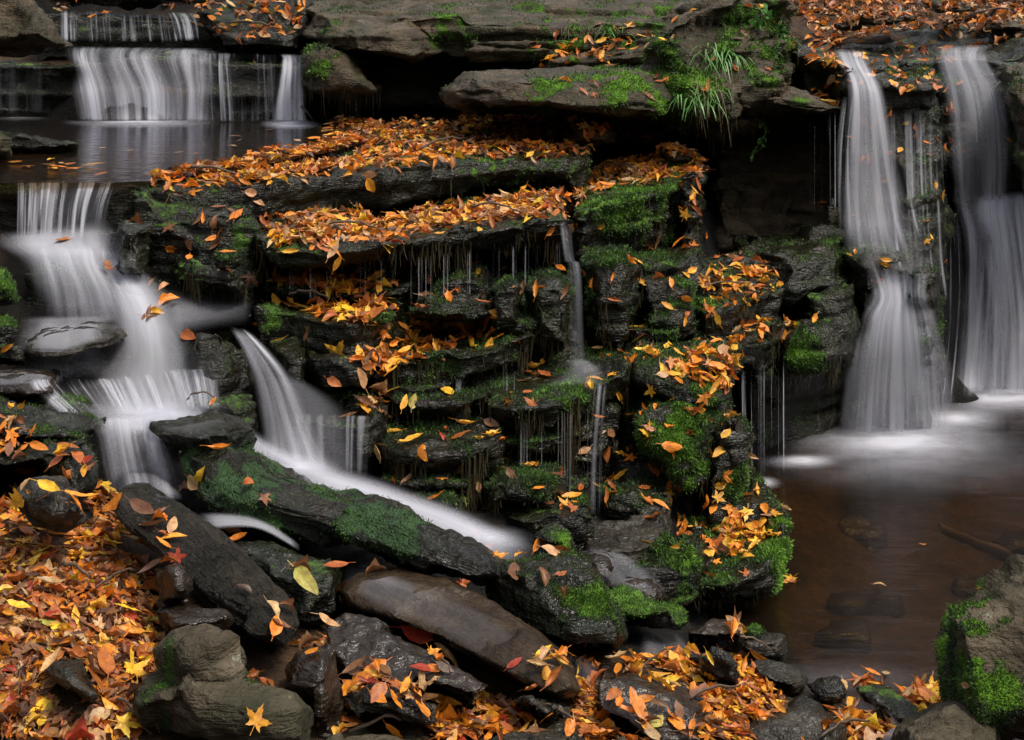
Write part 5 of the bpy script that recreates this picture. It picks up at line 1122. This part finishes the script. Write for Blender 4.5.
water('stream_water', 'misty film sliding over the flat grey slab', [(.5, [(16, 316, 6.75), (128, 314, 6.75)]), (.75, [(12, 334, 6.5), (112, 326, 6.55)]), (.55, [(16, 360, 6.35), (112, 350, 6.4)]), (.75, [(20, 384, 6.3), (120, 378, 6.32)])], M_MIST, 40, 36, 1, .3, cat='stream water', lift=.035)
water('stream_water', 'blurred side water drifting in from the right towards the cascade', [(.05, [(256, 292, 7.0), (252, 326, 6.75)]), (.32, [(212, 294, 6.9), (214, 330, 6.65)]), (.6, [(160, 286, 6.85), (176, 342, 6.6)])], M_MIST, 24, 30, 1, .45, cat='stream water')
water('waterfall', 'fringe of slanting white strings over the hidden step at left', [(.4, [(26, 380, 6.26), (100, 380, 6.3), (215, 366, 6.4)]), (.65, [(30, 390, 6.18), (104, 386, 6.2), (218, 374, 6.32)]), (.7, [(62, 416, 6.05), (120, 416, 6.05), (222, 408, 6.15)])], M_STREAK, 70, 30, 2, .08, ends=(.1, .05), gap=.03)
water('stream_water', 'white stream rushing down behind the mossy ridge', [(.5, [(92, 406, 6.15), (88, 440, 5.75)]), (.8, [(130, 408, 6.12), (120, 442, 5.72)]), (.75, [(185, 410, 6.1), (175, 434, 5.8)]), (.6, [(238, 424, 6.05), (232, 452, 5.8)]), (.65, [(280, 444, 6.0), (262, 480, 5.72)]), (.85, [(326, 462, 5.95), (300, 504, 5.65)]), (.85, [(394, 484, 5.9), (372, 526, 5.6)]), (.9, [(454, 506, 5.8), (440, 548, 5.5)]), (.8, [(505, 530, 5.7), (494, 564, 5.45)]), (.3, [(538, 542, 5.6), (528, 568, 5.4)])], M_STREAM, 24, 110, 2, .34, cat='stream water', gap=.03, conform=False)
water('waterfall', 'silky drop beside the moss-black rocks above the leaf bank', [(.7, [(88, 420, 5.88), (176, 416, 5.82)]), (.75, [(96, 440, 5.65), (166, 438, 5.62)]), (.55, [(100, 466, 5.55), (174, 468, 5.5)]), (.55, [(108, 500, 5.45), (182, 505, 5.4)])], M_VEIL, 44, 36, 2, .22, ends=(.1, .05))
water('waterfall', 'second white strand dropping past the leaf-topped dark rock', [(.8, [(228, 328, 6.75), (248, 332, 6.78)]), (.85, [(238, 346, 6.6), (268, 350, 6.62)]), (.45, [(250, 376, 6.4), (296, 382, 6.42)]), (.4, [(258, 420, 6.15), (316, 428, 6.2)]), (.65, [(254, 466, 5.95), (344, 478, 6.0)])], M_VEIL, 40, 50, 2, .34, ends=(.08, .06))
water('waterfall', 'thin misty skirt spreading right of the second white strand', [(.2, [(262, 372, 6.42), (300, 376, 6.42)]), (.25, [(270, 410, 6.25), (352, 412, 6.3)]), (.3, [(270, 470, 6.0), (372, 478, 6.1)])], M_MIST, 30, 30, 1, .4)
water('waterfall', 'faint veil over the wet black block right of the second strand', [(.3, [(290, 412, 6.3), (372, 416, 6.25)]), (.42, [(290, 424, 6.2), (370, 424, 6.2)]), (.35, [(292, 474, 6.12), (368, 478, 6.12)])], M_STREAK, 44, 30, 1, .1, patchy=.5)
water('stream_water', 'white gleam of water between the log-like slab and the dark wet rock', [(.5, [(196, 512, 5.1), (206, 532, 4.95)]), (.8, [(232, 512, 5.1), (232, 528, 5.0)]), (.75, [(266, 520, 5.1), (262, 530, 5.0)]), (.5, [(300, 542, 5.1), (300, 552, 5.0)])], M_STREAM, 14, 30, 1, .3, cat='stream water')
# centre
water('waterfall', 'slim grey fall in the centre beside the shaggy boulder', [(.35, [(558, 222, 7.72), (572, 222, 7.72)]), (.4, [(563, 258, 7.5), (575, 258, 7.5)]), (.5, [(566, 266, 7.3), (581, 266, 7.3)]), (.4, [(568, 310, 7.2), (584, 310, 7.2)]), (.45, [(566, 364, 7.15), (586, 364, 7.15)])], M_SILK, 18, 60, 1, .3, ends=(.06, .03), conform=False)
water('stream_water', 'little sheet of water spreading on the thin shelf', [(.35, [(566, 358, 7.1), (586, 358, 7.1)]), (.3, [(560, 370, 6.9), (606, 370, 6.95)]), (.15, [(540, 388, 6.7), (606, 384, 6.75)])], M_STREAM, 24, 18, 1, .3, cat='stream water', lift=.012)
water('waterfall', 'thin strand dripping off the right end of the thin shelf', [(.3, [(592, 380, 6.75), (612, 380, 6.8)]), (.3, [(590, 404, 6.55), (610, 400, 6.6)]), (.2, [(586, 460, 6.5), (606, 460, 6.5)]), (.25, [(584, 515, 6.35), (606, 515, 6.35)])], M_STREAK, 18, 50, 1, .2, conform=False)
water('waterfall', 'sparse drops falling under the moss-hung centre ledge', [(.25, [(392, 385, 6.72), (520, 370, 6.9)]), (.28, [(392, 440, 6.6), (520, 470, 6.6)])], M_THREAD, 60, 20, 1, .05, conform=False, patchy=.4)
water('waterfall', 'sparse drops falling under the thin shelf', [(.4, [(500, 408, 6.52), (604, 404, 6.62)]), (.4, [(500, 500, 6.45), (604, 510, 6.5)])], M_THREAD, 60, 20, 1, .05, conform=False, patchy=.4)
water('waterfall', 'sparse drops falling under the second ledge', [(.22, [(262, 268, 6.98), (420, 256, 7.1), (565, 240, 7.7)]), (.35, [(262, 300, 6.95), (420, 300, 7.08), (565, 290, 7.66)])], M_THREAD, 90, 14, 1, .04, conform=False, patchy=.4)
# right: threads and the two falls
water('waterfall', 'curtain of fine threads falling from the mossy shelf into the pool', [(.5, [(728, 372, 7.75), (775, 362, 8.0), (838, 350, 8.35)]), (.95, [(728, 400, 7.72), (775, 392, 7.98), (838, 372, 8.34)]), (.9, [(730, 492, 7.7), (775, 478, 7.95), (838, 446, 8.5)])], M_THREAD, 130, 30, 1, .03, conform=False, patchy=.4)
water('waterfall', 'a few long fine threads falling from the brown wedge of rock', [(.9, [(806, 116, 9.35), (846, 108, 9.4)]), (.9, [(806, 212, 9.3), (846, 212, 9.35)])], M_THREAD, 50, 30, 1, .05, conform=False, patchy=.4)
water('waterfall', 'upper part of the nearer white fall on the right', [(.35, [(832, 48, 9.9), (868, 50, 9.9)]), (.8, [(840, 66, 9.55), (872, 66, 9.55)]), (.85, [(848, 88, 9.32), (884, 88, 9.32)]), (.75, [(846, 124, 9.22), (892, 124, 9.22)]), (.62, [(840, 180, 9.12), (904, 180, 9.12)]), (.85, [(840, 232, 9.0), (918, 232, 9.0)]), (.8, [(842, 262, 8.9), (930, 262, 8.9)])], M_VEIL, 50, 70, 2, .25, ends=(.06, .14))
water('waterfall', 'domed lower part of the nearer white fall plunging into the pool', [(.4, [(850, 250, 8.92), (940, 250, 8.92)]), (.85, [(872, 294, 8.8), (930, 294, 8.8)]), (.85, [(858, 318, 8.74), (942, 318, 8.74)]), (.55, [(846, 360, 8.68), (954, 360, 8.7)]), (.55, [(836, 438, 8.64), (962, 434, 8.66)])], M_VEIL, 60, 56, 2, .2, ends=(.22, .02))
water('waterfall', 'thin separate strand at the left rim of the nearer right fall', [(.5, [(842, 96, 9.3), (858, 96, 9.3)]), (.5, [(836, 150, 9.15), (852, 150, 9.15)]), (.45, [(834, 240, 9.0), (856, 240, 9.0)])], M_STREAK, 20, 40, 1, .3, conform=False)
water('waterfall', 'thin bright strand crossing the dark buttress beside the nearer right fall', [(.5, [(886, 118, 9.2), (900, 118, 9.2)]), (.55, [(900, 180, 9.1), (918, 180, 9.1)]), (.5, [(912, 240, 8.95), (936, 240, 8.95)])], M_STREAK, 20, 40, 1, .3)
water('waterfall', 'faint strings over the mossy buttress between the falls', [(.3, [(880, 110, 9.3), (945, 110, 9.4)]), (.45, [(885, 240, 9.0), (950, 240, 9.1)]), (.4, [(900, 300, 8.85), (955, 300, 8.9)])], M_STREAK, 40, 40, 1, .1)
water('waterfall', 'tall main strand of the far right white fall', [(.35, [(930, 46, 10.3), (1000, 44, 10.3)]), (.65, [(936, 62, 10.0), (990, 58, 10.0)]), (.75, [(944, 100, 9.88), (1010, 98, 9.86)]), (.72, [(950, 160, 9.82), (1014, 160, 9.8)]), (.85, [(954, 205, 9.78), (1012, 203, 9.78)]), (.9, [(962, 242, 9.68), (1018, 236, 9.68)]), (.72, [(962, 310, 9.62), (1012, 310, 9.62)]), (.75, [(954, 398, 9.56), (1014, 396, 9.56)])], M_VEIL, 48, 90, 2, .25, ends=(.05, .02))
water('waterfall', 'humped side strand of the far right fall at the frame edge', [(.35, [(975, 194, 9.9), (1060, 188, 9.9)]), (.95, [(972, 205, 9.74), (1064, 198, 9.74)]), (1., [(972, 220, 9.64), (1066, 212, 9.64)]), (.75, [(980, 260, 9.58), (1068, 260, 9.58)]), (.7, [(988, 320, 9.56), (1072, 320, 9.56)]), (.85, [(984, 398, 9.52), (1076, 395, 9.52)])], M_VEIL, 50, 60, 2, .2, ends=(.08, .02))
water('waterfall', 'slanting streaks left of the far right fall behind the mossy spur', [(.5, [(940, 210, 9.7), (965, 210, 9.75)]), (.7, [(940, 300, 9.5), (968, 300, 9.55)]), (.75, [(930, 404, 9.3), (960, 404, 9.4)])], M_STREAK, 24, 44, 1, .2, conform=False)
foam('broad white froth spreading from the foot of the nearer right fall', 900, 442, 125, 30, ZP, 1.7)
foam('bright froth at the foot of the far right fall', 1004, 398, 84, 20, ZP, 1.9)
foam('streak of froth between the two falls on the pool', 955, 420, 60, 16, ZP, 1.6)
foam('narrow froth line under the curtain of threads', 800, 462, 46, 9, ZP, 1.9)
foam('small froth patch at the left end of the thread curtain', 762, 484, 22, 8, ZP, 1.8)
foam('faint wide swirl of pale water in front of the falls', 910, 462, 160, 40, ZP, .5)
foam('faint pale swirl near the pool outlet', 840, 680, 110, 22, ZP, .3)
# lower centre
water('stream_water', 'thin pale film of water on the smooth brown slab', [(.8, [(344, 564, 5.0), (368, 560, 5.0)]), (.42, [(344, 588, 4.9), (400, 574, 4.95)]), (.2, [(390, 616, 4.8), (450, 590, 4.85)]), (.16, [(470, 656, 4.65), (520, 634, 4.75)]), (.05, [(540, 690, 4.6), (570, 680, 4.65)])], M_STREAM, 26, 44, 1, .3, cat='stream water', lift=.01)
water('stream_water', 'narrow run of water at the lower tip of the brown slab', [(.3, [(556, 652, 4.85), (584, 656, 4.85)]), (.6, [(572, 668, 4.75), (602, 668, 4.75)]), (.7, [(578, 690, 4.65), (600, 692, 4.65)])], M_STREAM, 18, 20, 1, .3, cat='stream water')
water('stream_water', 'thin water on the stepped brown stones in the side channel', [(.35, [(584, 545, 6.0), (624, 552, 6.0)]), (.3, [(590, 570, 5.75), (650, 570, 5.8)]), (.35, [(616, 592, 5.65), (672, 592, 5.65)])], M_STREAM, 24, 24, 1, .25, cat='stream water', lift=.01)
water('stream_water', 'shaded water slipping past the right side of the large dark boulder', [(.2, [(634, 620, 5.4), (676, 632, 5.5)]), (.4, [(636, 642, 5.2), (690, 644, 5.3)]), (.35, [(640, 664, 5.05), (690, 656, 5.15)])], M_STREAM, 24, 20, 1, .2, cat='stream water')
water('stream_water', 'white outflow of the pool escaping at the bottom right', [(.25, [(840, 698, 5.35), (880, 690, 5.4)]), (.6, [(836, 708, 5.2), (886, 706, 5.2)]), (.6, [(850, 722, 5.05), (905, 726, 5.05)]), (.6, [(870, 750, 4.9), (910, 748, 4.9)])], M_STREAM, 24, 24, 1, .2, cat='stream water')
water('stream_water', 'spill of water over the left edge rock into the fringe of strings', [(.3, [(-10, 370, 6.2), (60, 366, 6.3)]), (.35, [(-10, 386, 6.05), (70, 382, 6.2)])], M_STREAM, 20, 12, 1, .2, cat='stream water')

foam('soft white churn where the second strand meets the rushing stream', 300, 470, 46, 18, .74, 1.2)
foam('white churn where the rushing stream dives behind the large dark boulder', 490, 540, 46, 16, .55, 1.0)
foam('milky churn at the foot of the left fringe of strings', 150, 414, 80, 16, .9, 1.2)

# leaves caught in and on the running water
bpy.context.view_layer.update(); _dg = bpy.context.evaluated_depsgraph_get()
for (px, py, kd, c, ln, an) in ((168, 300, 'oval', C_OR, 26, 40), (148, 316, 'maple', C_BR, 24, 20), (156, 312, 'oval', C_AM, 18, 0), (188, 336, 'oval', C_RU, 22, -30), (65, 240, 'oval', C_RU, 20, 60), (108, 266, 'oval', C_RU, 18, -60), (208, 332, 'maple', C_BR, 22, 0), (165, 285, 'narrow', C_TA, 24, 70)):
    h = cast_px(px, py)
    if h:
        add_leaf(h, kd, c, ln * .95 * h[0][1] / F, an, .12, .002, True)
        place_single(LEAVES[-1])
# ------------------------------------------------------------------ plants and twigs
def blade_plant(name, label, cat, px, py, count, ln, droop, mat, spread, face=(0, -1, 0.3), wdt=.006):
    h = cast_px(px, py)
    if not h: return
    b = h[0]; V, Fc = [], []
    for _ in range(count):
        root = b + np.array([rng.normal(0, spread), rng.normal(0, spread * .4), rng.normal(0, spread * .5)])
        d = np.array(face) * rng.uniform(.3, 1) + np.array([rng.normal(0, .55), rng.normal(0, .3), rng.uniform(.3, 1.0)])
        d /= np.linalg.norm(d); L = ln * rng.uniform(.5, 1.2); k = len(V); sx = np.cross(d, [0, 0, 1]); sx /= np.linalg.norm(sx) + 1e-9
        for i in range(7):
            t = i / 6; q = root + d * L * t + np.array([0, 0, -droop * L * t * t]); w = wdt * (1 - t) ** .7 + .0004
            V += [q - sx * w, q + sx * w]
        for i in range(6): a = k + i * 2; Fc.append((a, a + 1, a + 3, a + 2))
    V = np.array(V); o = mesh_obj(name, V, Fc, mat, origin=b)
    tag(o, label, cat)
bpy.context.view_layer.update(); _dg = bpy.context.evaluated_depsgraph_get()
blade_plant('grass_tuft', 'lush green grass tuft arching from the layered rock wall', 'grass tuft', 714, 58, 60, .24, 1.2, M_GRASS, .08)
blade_plant('grass_tuft', 'lower green grass tuft on the mossy rock wall', 'grass tuft', 702, 100, 50, .2, 1.1, M_GRASS, .07)
blade_plant('grass_tuft', 'hanging dry grass between the two green tufts', 'grass tuft', 706, 88, 28, .22, 1.9, M_DRYGRASS, .07, wdt=.002)
blade_plant('grass_tuft', 'wispy grass behind the leaf pile on the long brown slab', 'grass tuft', 612, 34, 26, .26, .7, M_GRASS, .06, wdt=.004)
blade_plant('grass_tuft', 'thin dry grass left of the leaf pile on the long brown slab', 'grass tuft', 574, 36, 24, .26, .8, M_DRYGRASS, .08, wdt=.003)

def sprig(label, px, py, n, ln, size):
    h = cast_px(px, py)
    if not h: return
    b = h[0] + np.array([0, -.03, 0]); V, Fc = [], []
    pts = [b + np.array([.05 * math.sin(t * 5), -.05 * t, -ln * t]) for t in np.linspace(0, 1, 14)]
    for i, q in enumerate(pts):
        V += [q + [.002, 0, 0], q - [.002, 0, 0]]
        if i: k = i * 2; Fc.append((k - 2, k - 1, k + 1, k))
    for _ in range(n):
        q = pts[int(rng.integers(14))] + rng.normal(0, .01, 3); d = rng.normal(0, 1, 3); d[1] -= .5; d /= np.linalg.norm(d); s = np.cross(d, rng.normal(0, 1, 3)); s /= np.linalg.norm(s); L = size * rng.uniform(.6, 1.2); k = len(V)
        V += [q, q + d * L * .5 + s * L * .35, q + d * L, q + d * L * .5 - s * L * .35]; Fc.append((k, k + 1, k + 2, k + 3))
    V = np.array(V)
    root = mesh_obj('creeping_plant', V, Fc, M_GRASS, origin=b)
    tag(root, label, 'plant')
sprig('thin creeper with tiny leaves hanging below the brown stone', 757, 118, 46, .28, .035)
sprig('leafy green sprig trailing down the rock wall near the top', 776, 22, 90, .42, .05)
sprig('short green sprig at the top of the rock wall', 762, 8, 30, .12, .06)
sprig('small green leaf spray on the dark rock under the leaf carpet corner', 716, 222, 6, .06, .12)

def stick(label, a, b, r, wob=.02):
    ha, hb = cast_px(*a), cast_px(*b)
    if not (ha and hb): return
    p, q = ha[0] + np.array([0, -.01, .012]), hb[0] + np.array([0, -.01, .012]); n = 9; V, Fc = [], []
    for i in range(n):
        t = i / (n - 1); c = p + (q - p) * t + np.array([0, -.02, .03]) * math.sin(math.pi * t) + rng.normal(0, wob * .2, 3); rr = r * (1 - .5 * t)
        for k in range(5): V.append(c + np.array([0, math.cos(k * 1.2566), math.sin(k * 1.2566)]) * rr + np.array([.3, 0, 0]) * rr * math.sin(k * 1.2566))
    for i in range(n - 1):
        for k in range(5): a_, b_ = i * 5 + k, i * 5 + (k + 1) % 5; Fc.append((a_, b_, b_ + 5, a_ + 5))
    Fc += [tuple(range(4, -1, -1)), tuple(range((n - 1) * 5, n * 5))]
    V = np.array(V); tag(mesh_obj('twig', V, Fc, M_TWIG, origin=base_of(V)), label, 'twig')
stick('dark twig leaning by the narrow spout of the upper veil', (300, 108), (313, 122), .012)
stick('thin straight twig under the leaf-topped dark rock', (186, 402), (214, 398), .006)
stick('short twig on the green carpet end above the mossy ledge', (618, 168), (636, 172), .009)
stick('reddish twig among leaves beside the wedge boulder', (612, 716), (600, 736), .005)
stick('twig lying in the leaves on the left bank', (62, 568), (92, 580), .008)
stick('thin twig above the slate wedge in the lower centre', (440, 664), (456, 684), .005)

for (a, b, r) in (((20, 520), (70, 506), .006), ((96, 590), (150, 572), .007), ((30, 660), (16, 712), .006), ((120, 700), (150, 738), .005), ((350, 735), (420, 722), .007), ((520, 708), (575, 722), .006),
                  ((640, 672), (672, 650), .006), ((690, 700), (738, 690), .007), ((730, 640), (772, 652), .006), ((820, 738), (868, 724), .007), ((190, 170), (236, 176), .010), ((420, 150), (470, 140), .010), ((520, 126), (560, 134), .010),
                  ((330, 226), (380, 232), .008), ((470, 208), (520, 214), .008), ((860, 22), (930, 14), .014), ((960, 20), (1010, 10), .014), ((290, 296), (330, 300), .007), ((700, 290), (752, 286), .007), ((230, 24), (280, 30), .012)):
    nm, lx, ly = min(LM + [('the topmost falls', 180, 30), ('the slope above the right falls', 930, 15)], key=lambda m: (m[1] - a[0]) ** 2 + (m[2] - a[1]) ** 2)
    sd_ = 'right of' if a[0] > lx + 12 else ('left of' if a[0] < lx - 12 else 'by')
    stick(f"bare brown twig among leaves {'above' if a[1] < ly - 8 else ('below' if a[1] > ly + 8 else 'level with')}, {sd_} {nm}", a, b, r)

# the dark sunken branch on the pool bed
p0, p1 = PZ(938, 528, -.22), PZ(1010, 556, -.22)
V, Fc = [], []
for i in range(8):
    c = p0 + (p1 - p0) * i / 7 + rng.normal(0, .008, 3)
    for k in range(6): V.append(c + np.array([0, math.cos(k * 1.0472), math.sin(k * 1.0472)]) * .028)
for i in range(7):
    for k in range(6): a_, b_ = i * 6 + k, i * 6 + (k + 1) % 6; Fc.append((a_, b_, b_ + 6, a_ + 6))
V = np.array(V); tag(mesh_obj('sunken_branch', V, Fc, M_TWIG, origin=base_of(V)), 'dark sunken branch showing through the brown pool', 'branch')

# ------------------------------------------------------------------ light, air, camera
SUN_EL, SUN_AZ = 62.0, 115.0      # high, from the right and a little from the viewer's side
sun = bpy.data.lights.new('sun', 'SUN'); sun.energy = 1.5; sun.angle = math.radians(14); sun.color = (1.0, 0.90, 0.75)
so = bpy.data.objects.new('sun', sun); COL.objects.link(so)
az = math.radians(SUN_AZ); el = math.radians(SUN_EL)
sd = Vector((math.sin(az) * math.cos(el), math.cos(az) * math.cos(el), math.sin(el)))
so.rotation_euler = sd.to_track_quat('Z', 'Y').to_euler(); so.location = (3, 8, 14)
w = bpy.data.worlds.new('World'); scene.world = w; w.use_nodes = True
t = w.node_tree; t.nodes.clear()
sky = t.nodes.new('ShaderNodeTexSky'); sky.sky_type = 'NISHITA'; sky.sun_disc = False
sky.sun_elevation = el; sky.sun_rotation = az; sky.air_density = 1.0; sky.dust_density = 4.0; sky.ozone_density = 1.0
bg = t.nodes.new('ShaderNodeBackground'); bg.inputs[1].default_value = 0.125
ow = t.nodes.new('ShaderNodeOutputWorld')
hs = t.nodes.new('ShaderNodeHueSaturation'); hs.inputs['Saturation'].default_value = 0.3      # thin overcast
t.links.new(sky.outputs[0], hs.inputs['Color']); t.links.new(hs.outputs[0], bg.inputs[0]); t.links.new(bg.outputs[0], ow.inputs[0])

cam = bpy.data.cameras.new('camera'); cam.sensor_width = 36.0; cam.lens = F / 1024.0 * 36.0
cam.shift_y = -370.0 / 1024.0; cam.clip_end = 500; cam.clip_start = 0.05
co = bpy.data.objects.new('camera', cam); COL.objects.link(co)
co.location = (0, 0, H); co.rotation_euler = (math.radians(90), 0, 0)
scene.camera = co
scene.view_settings.view_transform = 'Standard'
scene.view_settings.look = 'None'; scene.view_settings.gamma = 1.0; scene.view_settings.exposure = 1.08
scene.render.engine = 'CYCLES'
scene.cycles.max_bounces = 8; scene.cycles.transparent_max_bounces = 24; scene.cycles.diffuse_bounces = 5
scene.cycles.use_denoising = True
